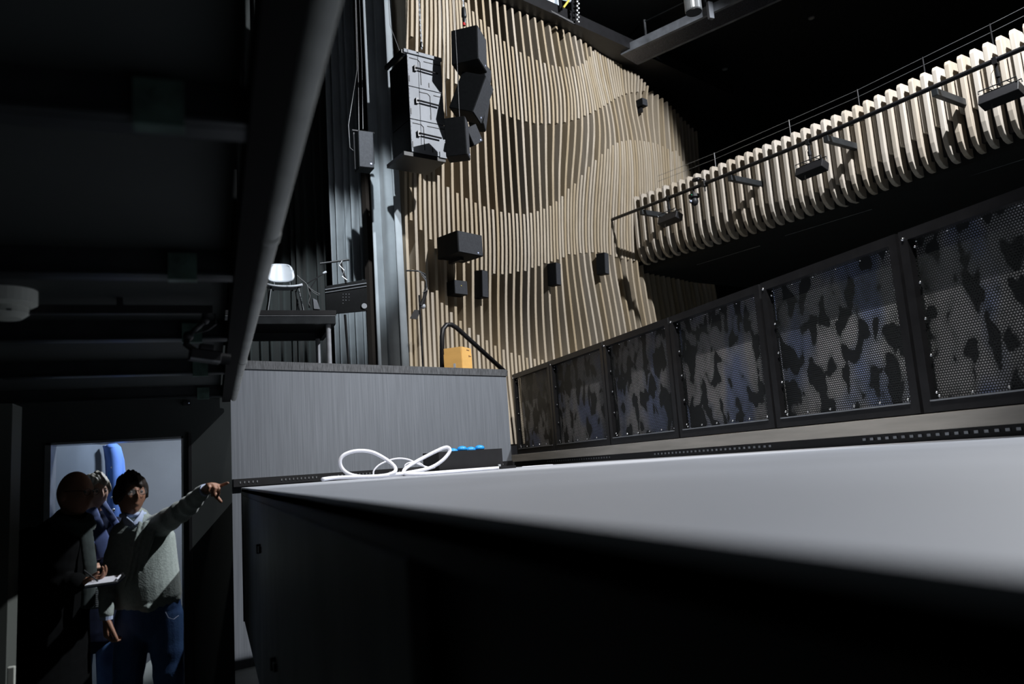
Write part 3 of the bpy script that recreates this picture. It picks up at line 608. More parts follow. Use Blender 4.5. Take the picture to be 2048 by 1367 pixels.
t = thing('cylinder_downlight', q, 'large grey cylinder lamp housing hanging at the top edge', 'stage light')
s = MB(); s.tube([q-UP*.066, q-UP*.055, q+UP*.42], [.068, .071, .071], 28); s.build('housing', mat('grey_lamp_housing', (.12, .13, .14), .35, metal=.4), t)
s = MB(); s.tube([q-UP*.071, q-UP*.065], [.064, .064], 28); s.build('dark_opening', M_BLACK, t)
s = MB(); s.cyl(q+UP*.4, Vector((q.x, q.y, 9.7)), .01); s.build('hanger', M_BLACKM, t)
for k, (x_, y_) in enumerate(((1450, 139), (1623, 37))):
    q = atZ(x_, y_, 9.68); t = thing('downlight', q, ('small round ceiling downlight nearer the fin wall', 'small round ceiling downlight nearer the top edge')[k], 'downlight', 'round downlights in the dark ceiling')
    s = MB(); s.tube([q, q+UP*.02], .06, 20); s.build('ring', M_STEEL, t); s = MB(); s.tube([q-UP*.003, q+UP*.001], .04, 20); s.build('lens', M_OFFWHITE, t)
# gantry and roof opening at the very top
t = thing('fly_gantry', gw(6.9, 1.0, 9.2), 'dark gantry steelwork before bright roof lights at the top edge above the fin wall', 'gantry')
s = MB()
for k, (x0, x1, y0, y1) in enumerate(((1062, 1082, -6, 10), (1086, 1118, -8, 16), (1122, 1142, -20, 2))):
    P = [at(x0, y0, 11.2), at(x1, y0, 11.2), at(x1, y1, 11.2), at(x0, y1-6, 11.2)]
    m_ = MB(); m_.prism(P, 0, (0, .04, 0)); m_.build('roof_light', M_SKYLIGHT, t)
for (x0, y0, x1, y1) in ((1080, -20, 1084, 12), (1020, -20, 1150, 48), (1118, -20, 1122, 20), (1145, -10, 1148, 46)):
    m_ = MB(); m_.tube([at(x0, y0, 11.1), at(x1, y1, 11.1)], .03, 8); m_.build('strut', M_BLACKM, t)
m_ = MB(); m_.tube([at(1138, 0, 11.0), at(1127, 15, 11.0)], .018, 6); m_.build('tape', M_YELLOW, t)
m_ = MB()
for k in range(12): m_.ball(at(1154+(k % 2)*3, -6+k*4.5, 11.0), .022, 6, 4)
m_.build('chain', M_STEEL, t)

# ================================================================== curtains
def curtain(name, p0, p1, z0, z1, mat_, label, folds, amp, seed, n=220):
    rnd = random.Random(seed); p0, p1 = Vector(p0), Vector(p1); d_ = p1-p0; nn_ = Vector((-d_.y, d_.x, 0)).normalized()
    # folds of unequal width
    w_ = [rnd.uniform(.5, 1.6) for _ in range(folds)]; tot = sum(w_); e_ = [0]
    for q_ in w_: e_.append(e_[-1]+q_/tot)
    am = [amp*rnd.uniform(.55, 1.25) for _ in range(folds)]
    vs = []; rows = 7
    for r in range(rows):
        z_ = z0+(z1-z0)*r/(rows-1)
        for k in range(n+1):
            u = k/n; j = min(max(np.searchsorted(e_, u)-1, 0), folds-1); f_ = (u-e_[j])/(e_[j+1]-e_[j])
            dep = am[j]*(math.sin(math.pi*f_))**1.4*(1-.25*r/(rows-1)) + .012*math.sin(17*u+r*.7+seed)
            vs.append(p0+d_*(u+.004*math.sin(r*1.3+9*u))-nn_*dep+UP*(z_-0))
    fs = [(r*(n+1)+k, r*(n+1)+k+1, (r+1)*(n+1)+k+1, (r+1)*(n+1)+k) for r in range(rows-1) for k in range(n)]
    m_ = MB(); m_.add(vs, fs); o_ = m_.build(name, mat_, smooth=True)
    q_ = o_.modifiers.new('thick', 'SOLIDIFY'); q_.thickness = .008
    return tag(o_, label, 'curtain', 'black stage curtains')
def gp(x_, Y_): v = at(x_, 700, Y_); return (v.x, v.y, 0)
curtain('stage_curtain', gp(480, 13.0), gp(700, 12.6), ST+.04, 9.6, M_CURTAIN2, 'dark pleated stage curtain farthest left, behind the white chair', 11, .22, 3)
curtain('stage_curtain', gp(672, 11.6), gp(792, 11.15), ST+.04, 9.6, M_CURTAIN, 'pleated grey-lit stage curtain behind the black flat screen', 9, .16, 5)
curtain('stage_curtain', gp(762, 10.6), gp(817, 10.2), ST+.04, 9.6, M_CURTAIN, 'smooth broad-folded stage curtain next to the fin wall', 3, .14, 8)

# ================================================================== loudspeakers
def speaker(name, M_, w_, d_, h_, label, group=None, logo=True, parts=True, grille=M_GRILLE):
    c = M_ @ Vector((0, 0, 0)); t = thing(name, c, label, 'loudspeaker', group)
    s = MB(M_); s.box((0, 0, 0), (w_, d_, h_)); s.build('cabinet', M_SPK, t, bevel=.006)
    s = MB(M_); s.box((0, -d_/2-.004, 0), (w_*.95, .008, h_*.96)); s.build('grille', grille, t, bevel=.003)
    if logo: s = MB(M_); s.box((w_*.28, -d_/2-.01, -h_*.38), (.022, .004, .018)); s.build('badge', M_LOGO, t)
    return t
def fr(x_, y_, Y_, yaw, pitch=0, roll=0): return frame(at(x_, y_, Y_), math.radians(yaw), math.radians(pitch), math.radians(roll))
SG = 'loudspeakers of the hanging cluster'
t = speaker('loudspeaker', fr(938, 104, 9.2, 52, 0, 6), .34, .36, .50, 'topmost black loudspeaker of the hanging cluster', SG)
s = MB(); q = at(928, 50, 9.2); s.tube([q+UP*.03, q-UP*.01], .022, 8); s.build('shackle', M_RED, t)
speaker('loudspeaker', fr(943, 196, 9.25, 52, 22, 6), .34, .34, .52, 'second black loudspeaker down in the hanging cluster, grille tilted towards the floor', SG)
speaker('loudspeaker', fr(962, 152, 9.6, 50, 8, 0), .22, .2, .22, 'small black loudspeaker tucked behind the topmost one of the cluster', SG, logo=False)
speaker('loudspeaker', fr(958, 224, 9.6, 62, 8, 12), .2, .2, .5, 'slim grey-edged loudspeaker behind the tilted one of the cluster', SG, logo=False)
speaker('loudspeaker', fr(914, 279, 9.0, 62, 0, 0), .22, .26, .50, 'lowest upright black loudspeaker of the hanging cluster', SG)
speaker('loudspeaker', fr(938, 274, 9.3, 30, 0, -32), .22, .2, .24, 'small tilted black loudspeaker at the lower right of the cluster', SG)
# chain hoists, steel ropes
def hoist(x_, y0, y1, Y_, lab):
    t = thing('chain_hoist', at(x_, y1, Y_), lab, 'chain hoist', 'chains above the hanging loudspeakers')
    a_, b_ = at(x_, y0, Y_), at(x_, y1, Y_); b_.x = a_.x; top_ = 9.65; s = MB(); z_ = b_.z; k_ = 0
    while z_ < top_:
        s.box((b_.x, b_.y, z_), (.022 if k_ % 2 else .010, .010 if k_ % 2 else .022, .034)); z_ += .036; k_ += 1
    s.build('chain', M_STEEL, t)
    return t, b_
t, b_ = hoist(926, 0, 46, 9.2, 'chain with grey hook block above the topmost cluster loudspeaker')
s = MB(); s.limb([b_+UP*.1, b_+UP*.2], [.035, .03]); s.limb([b_+UP*.0, b_+UP*.05], [.02, .028]); s.build('hook_block', M_DARKSTEEL, t, smooth=True)
t, b_ = hoist(838, 0, 96, 9.3, 'thin chain above the grey backed loudspeaker stack')
s = MB(); s.limb([b_+UP*.02, b_+UP*.07], [.02, .02]); s.build('hook', M_SILVER, t, smooth=True)
for (pts, lab) in ((((882, -30), (888, 120), (893, 232)), 'left steel suspension cable of the lowest cluster loudspeaker'), (((908, -30), (914, 120), (919, 236)), 'right steel suspension cable of the lowest cluster loudspeaker')):
    s = MB(); P = [at(x_, y_, 8.9) for x_, y_ in pts]; P[0] = Vector((P[0].x, P[0].y, 9.6)); s.tube(P, .0035, 6)
    tag(s.build('suspension_cable', M_ROPE), lab, 'cable', 'steel cables of the loudspeaker cluster')

# loudspeaker stack seen from its grey back
c_ = at(853, 212, 9.4); Mx = frame(c_, math.radians(14), 0, math.radians(0)); t = thing('loudspeaker_stack', c_, 'hanging stack of three loudspeakers with grey framed back panels', 'loudspeaker')
W_, H_ = .50, .445
for k in range(3):
    z_ = H_*(1-k)
    s = MB(Mx); s.box((0, .26, z_), (W_+.0, .5, H_-.01)); s.build('cabinet', M_SPK, t, bevel=.005)
    s = MB(Mx); s.box((0, 0, z_), (W_, .014, H_-.012)); p_ = s.build('back_panel', M_RACK, t)
    s = MB(Mx); xo = -.10 if k != 1 else .02
    s.tube([(xo-.12, -.009, z_+.17), (xo+.0, -.009, z_+.17), (xo+.035, -.009, z_+.14), (xo+.035, -.009, z_-.17)], .006, 6)
    s.tube([(xo+.09, -.009, z_+.165), (W_/2-.01, -.009, z_+.165)], .006, 6); s.build('seam', M_BLACK, t)
    s = MB(Mx); s.box((-.15, -.02, z_+.03), (.035, .04, .075)); s.tube([(-.15, -.045, z_+.03), (.17, -.045, z_+.02)], .012, 8); s.build('handle_bar', M_BLACKM, t)
    s = MB(Mx); s.box((-.235, -.01, z_-.12), (.012, .006, .08)); s.box((.05, -.01, z_-.15), (.012, .006, .06)); s.build('rigging_holes', M_BLACK, t)
    s = MB(Mx)
    for q_ in range(7): s.ball((-.243, -.008, z_-.18+q_*.06), .004, 6, 4); s.ball((.24, -.008, z_-.18+q_*.06), .004, 6, 4)
    s.build('rivets', M_BLACK, t)
s = MB(Mx); s.box((-.02, .05, H_*1.5+.03), (W_+.06, .14, .05)); s.build('rigging_frame', M_RACK, t, bevel=.004)
s = MB(Mx); s.box((-.30, .25, H_*1.5+.02), (.05, .5, .05)); s.build('rigging_arm', M_BLACK, t)
s = MB(Mx); s.box((-.06, .25, -H_*1.5-.03), (W_+.1, .5, .05)); s.build('base_plate', M_BLACK, t)
s = MB(Mx); s.box((.2, -.01, -H_*1.5+.03), (.10, .02, .08)); s.build('bracket', M_RACK, t)
# speaker hanging in front of the curtain
t = speaker('loudspeaker', fr(728, 304, 9.9, 6, 2, 0), .20, .21, .50, 'slim black loudspeaker hanging in front of the stage curtain', grille=M_GRILLE)
Mx = fr(728, 304, 9.9, 6)
s = MB(Mx); s.box((-.13, 0, .0), (.015, .03, .5)); s.box((.125, 0, 0), (.015, .03, .3)); s.box((0, 0, .28), (.3, .04, .015)); s.build('bracket', M_BLACKM, t)
for (pts, lab) in ((((712, -40), (716, 120), (718, 262)), 'left thin cable above the loudspeaker on the curtain'), (((718, -40), (724, 130), (726, 258)), 'right thin cable above the loudspeaker on the curtain'), (((713, -40), (714, 140), (697, 250), (700, 295), (709, 303)), 'white slack cable looping to the side of the loudspeaker on the curtain'), (((772, -20), (780, 50), (800, 104)), 'thin slack cable between the curtain and the grey backed loudspeaker stack')):
    s = MB(); P = [at(x_, y_, 9.9) for x_, y_ in pts]; P[0].z = 9.6; s.tube(P, .004, 6); tag(s.build('suspension_cable', M_ROPE), lab, 'cable', 'thin cables near the curtain')

# wall loudspeakers on the fins
yw = 21.25
def onfin(x_, y_, w_): P0 = gw(0, w_, 0); return atP(x_, y_, P0, N)
Mx = frame(onfin(920, 494, 1.12), math.radians(yw+4), 0, 0)
t = speaker('wall_loudspeaker', Mx, .46, .42, .30, 'large black loudspeaker jutting from the wooden fins above the handrail')
s = MB(Mx); s.box((0, .28, -.05), (.08, .3, .06)); s.box((0, .1, -.17), (.06, .25, .04)); s.build('bracket', M_BLACKM, t)
Mx = frame(onfin(914, 577, 1.42), math.radians(yw), 0, 0)
t = speaker('wall_loudspeaker', Mx, .23, .18, .20, 'small square black loudspeaker below the large one on the fins', logo=False)
s = MB(Mx); s.ball((0, -.1, .02), .008, 8, 6); s.build('badge', M_YELLOW, t)
for (x_, y_, w_, h_, lab) in ((961, 569, 1.46, .40, 'slim black column loudspeaker nearest the large wall loudspeaker'), (1108, 549, 1.50, .36, 'slim black column loudspeaker in the middle of the fin wall'), (1205, 528, 1.56, .37, 'slim black column loudspeaker nearest the balcony')):
    Mx = frame(onfin(x_, y_, w_), math.radians(yw+10), math.radians(3), 0); t = speaker('column_loudspeaker', Mx, .13, .17, h_, lab, 'column loudspeakers on the fin wall', logo=False)
    s = MB(Mx); s.box((.03, -.09, -h_*.42), (.01, .004, .01)); s.build('badge', M_LOGO, t)
Mx = frame(onfin(1283, 207, 1.60), math.radians(yw), 0, 0); t = speaker('wall_loudspeaker', Mx, .15, .16, .14, 'tiny black loudspeaker high on the fins at the upper right', logo=False)
s = MB(Mx); s.box((0, .05, -.11), (.05, .1, .12)); s.build('bracket', M_BLACK, t)

# ================================================================== on the stage
# stair handrail
def gs(x_, y_, w_): P0 = gw(0, w_, 0); return atP(x_, y_, P0, N)
hw = .55
P = [gs(885, 760, hw), gs(884, 672, hw), gs(886, 658, hw), gs(893, 649, hw), gs(903, 649, hw), gs(913, 655, hw), gs(1012, 745, hw), gs(1030, 765, hw)]
P[0].z = ST+.03
P[-1].z = ST-.1
s = MB(); s.tube(P[:-1], .03, 14); o = s.build('stair_handrail', M_BLACKM, smooth=True); tag(o, 'black tubular handrail sloping down at the right end of the stage edge', 'handrail')
# cardboard box
c_ = gs(917, 738, .30); c_.z = ST+.031; Mx = frame(c_, math.radians(40), 0, 0); Mx = frame(c_, math.radians(45))
t = thing('cardboard_box', c_, 'orange-brown open cardboard box on the stage edge by the handrail', 'box')
bw, bd, bh = .25, .24, .21
s = MB(Mx); s.box((0, -bd/2, bh/2), (bw, .008, bh)); s.box((0, bd/2, bh/2), (bw, .008, bh)); s.box((-bw/2, 0, bh/2), (.008, bd, bh)); s.box((bw/2, 0, bh/2), (.008, bd, bh)); s.box((0, 0, .006), (bw, bd, .01)); s.build('carton', M_CARD, t)
for k, (x0, y0, dx, dy) in enumerate(((0, -bd/2, 1, 0), (bw/2, 0, 0, 1), (-bw/2, 0, 0, 1))):
    s = MB(Mx); s.box((x0, y0, bh+.035), (bw-.01 if dx else .006, bd-.01 if dy else .006, .07)); s.build('flap', M_CARD, t)
s = MB(Mx)
for k in range(4): s.box((bw*.02+k*.018, -bd/2-.0045, bh+.04), (.012, .002, .012))
s.box((bw*.22, -bd/2-.0055, bh*.86), (.022, .002, .02)); s.box((bw*.36, -bd/2-.0055, bh*.86), (.03, .002, .01)); s.build('print', M_PRINT, t)
s = MB(Mx); s.box((-bw/2-.0055, -.02, bh*.3), (.002, .03, .05)); s.build('tape_mark', M_WHITEP, t)
# microphone stands
def stage_at(x_, y_, Y_): return at(x_, y_, Y_)
Ym = 9.75; foot = at(850, 735, Ym)
t = thing('microphone_stand', (foot.x, Ym, ST+.03), 'black microphone stand with bent boom in front of the left end of the fins', 'microphone stand')
fx = at(846, 735, Ym).x
s = MB(); top_ = at(851, 568, Ym); s.cyl((fx, Ym, ST+.05), (fx, Ym, at(846, 590, Ym).z), .012, 8); s.build('pole', M_BLACKM, t)
for k in range(3):
    an = k*2.1+.3; s = MB(); s.tube([(fx, Ym, ST+.16), (fx+.13*math.cos(an), Ym+.13*math.sin(an), ST+.10), (fx+.26*math.cos(an), Ym+.26*math.sin(an), ST+.045)], .011, 8); s.build('leg', M_DARKSTEEL, t)
s = MB(); s.tube([at(846, 596, Ym), at(853, 562, Ym), at(850, 548, Ym), at(838, 542, Ym), at(825, 541, Ym), at(812, 541, Ym)], .010, 8); s.build('boom', M_DARKSTEEL, t)
s = MB(); s.ball(at(846, 612, Ym), .035, 10, 8); s.build('clutch', M_WHITEP, t, smooth=True)
s = MB(); s.tube([at(854, 580, Ym), at(843, 612, Ym)], [.012, .035], 8); s.build('shade', M_BLACKM, t)
s = MB(); s.prism([at(829, 619, Ym), at(842, 620, Ym), at(834, 638, Ym), at(820, 636, Ym)], 0, (0, .02, 0)); s.build('paddle', M_BLACK, t)
s = MB()
for (q0, q1) in (((835, 540), (852, 560)), ((852, 560), (842, 548)), ((842, 548), (854, 575)), ((854, 575), (845, 585))): s.tube([at(*q0, Ym-.02), at((q0[0]+q1[0])/2+4, (q0[1]+q1[1])/2, Ym-.04), at(*q1, Ym-.02)], .005, 6)
s.build('cable', M_STEEL, t)
# riser (platform) with chair
Yr = 9.5
rt = at(672, 620, Yr).z; rx1 = at(672, 620, Yr).x; rx0 = at(380, 620, Yr).x
t = thing('stage_riser', ((rx0+rx1)/2, Yr+.5, ST+.03), 'black stage riser on steel legs standing behind the stage edge', 'riser')
s = MB(); s.box(((rx0+rx1)/2, Yr+.6, rt-.03), (rx1-rx0, 1.2, .06)); s.build('top_board', M_BLACK, t, bevel=.004)
s = MB()
for (y_, z_) in ((Yr+.01, rt-.115), (Yr+1.19, rt-.115)): s.box(((rx0+rx1)/2, y_, z_), (rx1-rx0-.02, .05, .10))
for x_ in (rx0+.03, rx1-.03): s.box((x_, Yr+.6, rt-.115), (.05, 1.13, .10))
s.build('frame', M_DARKSTEEL, t)
s = MB(); s.box(((rx0+rx1)/2, Yr-.018, rt-.072), (rx1-rx0-.01, .006, .008)); s.build('frame_lip', M_STEEL, t)
for (x_, y_) in ((rx1-.09, Yr+.06), (rx1-.09, Yr+1.1), (rx0+.09, Yr+.06), (rx0+.09, Yr+1.1)):
    s = MB(); s.cyl((x_, y_, ST+.03), (x_, y_, rt-.16), .03, 16); s.build('leg', M_LEG, t, smooth=False)
# chair
cc = at(560, 560, 10.25); cz = rt
t = thing('white_chair', (cc.x, 10.25, cz), 'white plastic shell chair with dark steel legs on the black riser', 'chair')
cx, cy = at(567, 560, 10.25).x, 10.25
s = MB(); n = 13; vs = []; fs = []     # seat shell, curved
for i in range(n):
    for j in range(n):
        u, v = i/(n-1)*2-1, j/(n-1)*2-1; k_ = 1-.12*v*v
        vs.append((cx+u*.215*(1-.10*max(v, 0)), cy+v*.20*(1-.1*abs(u)**3), cz+.455+.03*abs(u)**2.5+(.03*v**3)))
fs = [(i*n+j, (i+1)*n+j, (i+1)*n+j+1, i*n+j+1) for i in range(n-1) for j in range(n-1)]
s.add(vs, fs); o = s.build('seat', M_WHITEP, t, smooth=True); q_ = o.modifiers.new('t', 'SOLIDIFY'); q_.thickness = .025
s = MB(); vs = []
for i in range(n):
    for j in range(n):
        u, v = i/(n-1)*2-1, j/(n-1)
        e = abs(2*v-1)**5*.10; vs.append((cx-.02+u*(.19-.035*v-e*.35), cy+.20+.05*(1-u*u)+.05*v, cz+.57+v*.26-.02*abs(u)**5*(1 if v > .5 else -1)))
s.add(vs, fs); o = s.build('backrest', M_WHITEP, t, smooth=True); q_ = o.modifiers.new('t', 'SOLIDIFY'); q_.thickness = .018
for (sx, sy) in ((-1, -1), (1, -1), (-1, 1), (1, 1)):
    s = MB(); s.tube([(cx+sx*.16, cy+sy*.14, cz+.44), (cx+sx*.23, cy+sy*.22, cz+.005)], .011, 8); s.build('leg', M_DARKSTEEL, t)
s = MB(); s.tube([(cx-.12, cy+.14, cz+.44), (cx-.1, cy+.21, cz+.52), (cx-.1, cy+.25, cz+.62)], .011, 8); s.tube([(cx+.12, cy+.14, cz+.44), (cx+.1, cy+.21, cz+.52), (cx+.1, cy+.25, cz+.62)], .011, 8); s.build('back_support', M_DARKSTEEL, t)
# flat screen on an arm, hung
Ys = 9.9
P = [at(650, 572, Ys), at(733, 558, Ys), at(735, 621, Ys), at(652, 629, Ys)]
t = thing('hanging_screen', at(692, 595, Ys), 'black flat screen with white round sticker seen from behind, left of the curtain folds', 'screen')
s = MB(); s.prism(P, 0, (0, .03, 0)); s.build('screen_panel', M_SPK, t, bevel=.004)
s = MB(); s.tube([at(650, 579, Ys-.01), at(733, 566, Ys-.01)], .008, 6); s.tube([at(650, 585, Ys-.01), at(733, 572, Ys-.01)], .006, 6); s.build('ridge', M_RACK, t)
q = at(728.5, 611.5, Ys-.012); s = MB(); s.tube([q, q-Vector((0, .006, 0))], .034, 24); s.build('sticker', M_WHITEP, t)
s = MB()
for k in range(10): s.ball(at(686+(k % 3)*6, 588+(k//3)*6, Ys-.002), .005, 6, 4)
s.build('screws', M_STEEL, t)
s = MB(); s.tube([at(692, 566, Ys), at(690, 553, Ys), at(685, 540, Ys), at(682, 522, Ys)], .014, 8); s.build('neck', M_BLACKM, t)
s = MB(); s.tube([at(640, 527, Ys), at(698, 519, Ys)], .013, 8); s.build('crossbar', M_BLACKM, t)
s = MB(); s.tube([at(690, 629, Ys), at(697, 722, Ys)], .016, 8); q = at(697, 722, Ys); s.cyl((q.x, Ys, ST+.03), (q.x, Ys, ST+.06), .16, 24); s.tube([(q.x, Ys, ST+.05), (q.x, Ys, q.z)], .016, 8); s.build('stand', M_BLACKM, t)
s = MB(); s.tube([at(684, 521, Ys-.03), at(678, 530, Ys-.04), at(688, 540, Ys-.03), at(684, 552, Ys-.03), at(694, 560, Ys-.03)], .006, 6); s.build('cable', M_STEEL, t)
# instrument stand with cables by the chair
Yi = 9.95; t = thing('boom_microphone', at(628, 615, Yi), 'boom microphone on a cable-wrapped stand between the white chair and the black screen', 'microphone')
s = MB(); s.tube([at(619, 615, Yi), at(620, 580, Yi), at(618, 572, Yi)], .012, 8); s.build('pole', M_BLACKM, t)
s = MB(); s.tube([at(612, 568, Yi), at(648, 546, Yi)], .007, 6); s.tube([at(622, 574, Yi), at(634, 556, Yi)], .006, 6); s.build('boom', M_BLACKM, t)
s = MB(); s.limb([at(647, 546, Yi), at(651, 544, Yi)], [.014, .016]); s.build('microphone_head', M_WHITEP, t, smooth=True)
s = MB(); P = [(594, 550), (600, 556), (612, 566), (618, 575), (630, 583), (640, 588), (636, 590), (626, 584), (614, 570), (620, 592), (617, 605), (620, 612)]
s.tube([at(x_, y_, Yi-.02) for x_, y_ in P], .0045, 6); s.build('cable', M_ROPE, t)
s = MB(); s.prism([at(626, 596, Yi), at(634, 600, Yi), at(640, 618, Yi), at(628, 617, Yi)], 0, (0, .1, 0)); s.build('base_wedge', M_RACK, t)

# ================================================================== on the platform: connector box and white cables
def deck(x_, y_): return atZ(x_, y_, PT)
bc = at(924, 940, 6.55); bx0, bx1 = at(868, 930, 6.35).x, at(981, 925, 6.75).x
t = thing('connector_box', (bc.x, 6.5, PT), 'open black flight box holding blue plugs on the pale platform', 'box')
Mx = frame(Vector(((bx0+bx1)/2, 6.55, PT+.024)), math.radians(14)); bwid = (bx1-bx0)/math.cos(.24)*.97
s = MB(Mx); hh = .15
for (c, d_) in (((0, -.13, hh/2), (bwid, .01, hh)), ((0, .13, hh/2), (bwid, .01, hh)), ((-bwid/2, 0, hh/2), (.01, .26, hh)), ((bwid/2, 0, hh/2), (.01, .26, hh)), ((0, 0, .006), (bwid, .26, .01)), ((0, 0, hh/2), (.008, .25, hh*.9))): s.box(c, d_)
s.build('case', M_BLACK, t)
s = MB(Mx); s.box((0, -.02, -.012), (bwid+.18, .36, .022)); s.build('lid', M_BLACKM, t)
for (x_, z_, lb_) in ((-.12, .150, 'leftmost blue plug in the open black flight box'), (-.03, .165, 'tallest blue plug, second from the left in the black flight box'), (.055, .155, 'third blue plug from the left in the black flight box'), (.145, .165, 'rightmost round blue plug in the black flight box')):
    m_ = MB(Mx); m_.ball((x_, -.04, z_), (.046, .035, .026), 14, 8); m_.box((x_, -.04, z_-.04), (.03, .03, .06)); tag(m_.build('blue_plug', M_BLUE, smooth=True), lb_, 'plug', 'blue plugs in the black flight box')
q = at(987, 930, 6.6); s = MB(); s.box((q.x, 6.45, PT+.02), (.022, .022, .04)); tag(s.build('cable_tag', M_WHITEP, bevel=.003), 'tiny white tag at the right end of the black flight box', 'tag')
q = at(855, 935, 6.3); s = MB(); s.box((q.x-.09, 6.5, PT+.028), (.12, .12, .055)); tag(s.build('stage_box', M_BLACKM, bevel=.004), 'low flat black stage box left of the open flight box', 'stage box')
def ctube(pts, r, name, lab, Y_=None, g='white cables on the platform'):
    P = []
    pts = [(p_+(None,))[:3] if len(p_) == 2 else p_ for p_ in pts]
    for x_, y_, Yq in pts: P.append(at(x_, y_, Yq))
    for p_ in P: p_.z = max(p_.z, PT+r)
    # smooth by Catmull-Rom
    Q = []
    for i in range(len(P)-1):
        p0, p1, p2, p3 = P[max(i-1, 0)], P[i], P[i+1], P[min(i+2, len(P)-1)]
        for k in range(8):
            u = k/8; Q.append(.5*((2*p1)+(p2-p0)*u+(2*p0-5*p1+4*p2-p3)*u*u+(3*p1-p0-3*p2+p3)*u**3))
    Q.append(P[-1]); s = MB(); s.tube(Q, r, 10); return tag(s.build(name, M_WHITE, smooth=True), lab, 'cable', g)
ctube([(645, 958, 5.3), (670, 955, 5.4), (720, 953, 5.4), (765, 951, 5.4), (788, 944, 5.4), (790, 934, 5.45), (775, 920, 5.5), (745, 904, 5.5), (715, 901, 5.5), (690, 908, 5.5), (680, 921, 5.5), (685, 937, 5.5), (702, 949, 5.45), (735, 953, 5.4), (780, 949, 5.4), (820, 944, 5.5), (860, 935, 5.6), (885, 920, 5.6), (899, 903, 5.6), (897, 895, 5.6), (885, 896, 5.6), (850, 913, 5.6), (820, 930, 5.55), (808, 940, 5.5), (812, 947, 5.45), (850, 948.5, 5.45), (910, 945, 5.6), (960, 938, 5.9), (985, 937, 6.0), (998, 941, 6.0)], .0125, 'white_cable', 'thick white cable looped twice on the pale platform')
ctube([(747, 951, 5.9), (748, 940, 5.9), (762, 927, 5.9), (790, 917, 5.9), (815, 918, 5.9), (838, 928, 5.9), (860, 935, 5.9), (868, 932, 5.9)], .006, 'thin_white_cable', 'thin white cable arching between the two thick cable loops')
ctube([(812, 940, 5.8), (810, 930, 5.8), (822, 924, 5.8), (840, 926, 5.8), (852, 938, 5.8), (838, 944, 5.8), (870, 934, 5.8)], .005, 'thin_white_cable', 'thin white cable curling beside the open black flight box')
s = MB(); P = [Vector((2.72, 7.10, PT)), Vector((2.86, 7.42, PT)), Vector((3.16, 7.50, PT)), Vector((3.08, 7.2, PT))]; s.prism([p_+UP*.001 for p_ in P], 0, (0, 0, .004)); tag(s.build('paper_sheet', M_PAPER), 'flat white paper sheet at the far right corner of the platform', 'paper')
# ================================================================== people
def g_(x, c, s_): return math.exp(-((x-c)/s_)**2)
def head_fn(gender):
    def fn(d, v):
        x, y, z = d; f = max(0, -y)
        lo = max(0, -z)
        v = Vector(v); v.x *= 1-.26*lo**1.3; v.y *= 1-(.10*lo if y > 0 else 0)
        o = 0
        o += .024*g_(x, 0, .11)*g_(z, -.12, .15)*f                    # nose
        o += .010*g_(x, 0, .09)*g_(z, .08, .14)*f                     # bridge
        o += .005*g_(abs(x), .28, .22)*g_(z, .30, .10)*f               # brow
        o -= .010*g_(abs(x), .30, .13)*g_(z, .10, .11)*f               # eye sockets
        o += .006*g_(x, 0, .20)*g_(z, -.46, .07)*f                    # lips
        o -= .004*g_(x, 0, .2)*g_(z, -.58, .06)*f
        o += .010*g_(x, 0, .25)*g_(z, -.82, .18)*f                    # chin
        o += .004*g_(abs(x), .52, .18)*g_(z, -.12, .2)*f               # cheek
        return v + Vector((x, y, z))*o
    return fn
def head(mb, c, R, sc=1.0):
    mb.ball(c, (.075*sc, .096*sc, .118*sc), 56, 44, R, head_fn(0))
    for sx in (-1, 1): mb.ball(Vector(c)+R @ Vector((sx*.077*sc, .012, -.008)), (.011, .02, .032), 10, 8, R)
def hair(c, R, sc, matl, root, low=-.35, fore=.55, vol=.014, rough=.006, seed=1):
    rnd = random.Random(seed); ph = [rnd.uniform(0, 6) for _ in range(6)]
    def fn(d, v):
        x, y, z = d; v = Vector(v)
        face = (-y > .18-.5*(z-.2)*0) and z < fore+.18*math.sin(5*x+ph[0])
        n_ = rough*(math.sin(9*x+5*z+ph[1])+math.sin(13*y-7*x+ph[2])+.7*math.sin(23*x+ph[3]+11*y))
        cover = 1.0
        if y < .12:
            edge = fore+.10*math.sin(6*x+ph[0])-(.75*max(0, abs(x)-.55)/.45 if y > -.75 else 0)
            cover = min(1, max(0, (z-edge)/.10+.5))
        if z < low: cover = min(cover, max(0, 1-(low-z)/.2))
        k_ = .84+(.16+(vol+n_)/.1)*cover*cover*(3-2*cover)
        return v*k_
    m_ = MB(); m_.ball(c, (.076*sc, .098*sc, .119*sc), 56, 44, R, fn); return m_.build('hair', matl, root, smooth=True)
def eyes(c, R, sc, root):
    for sx in (-1, 1):
        m_ = MB(); m_.ball(Vector(c)+R @ Vector((sx*.029*sc, -.0775*sc, .012*sc)), .0115*sc, 12, 8, R); e_ = m_.build('eye', M_EYE, root, smooth=True)
        m_ = MB(); m_.ball(Vector(c)+R @ Vector((sx*.030*sc, -.0885*sc, .012*sc)), .004*sc, 8, 6, R); m_.build('pupil', M_BLACK, e_, smooth=True)
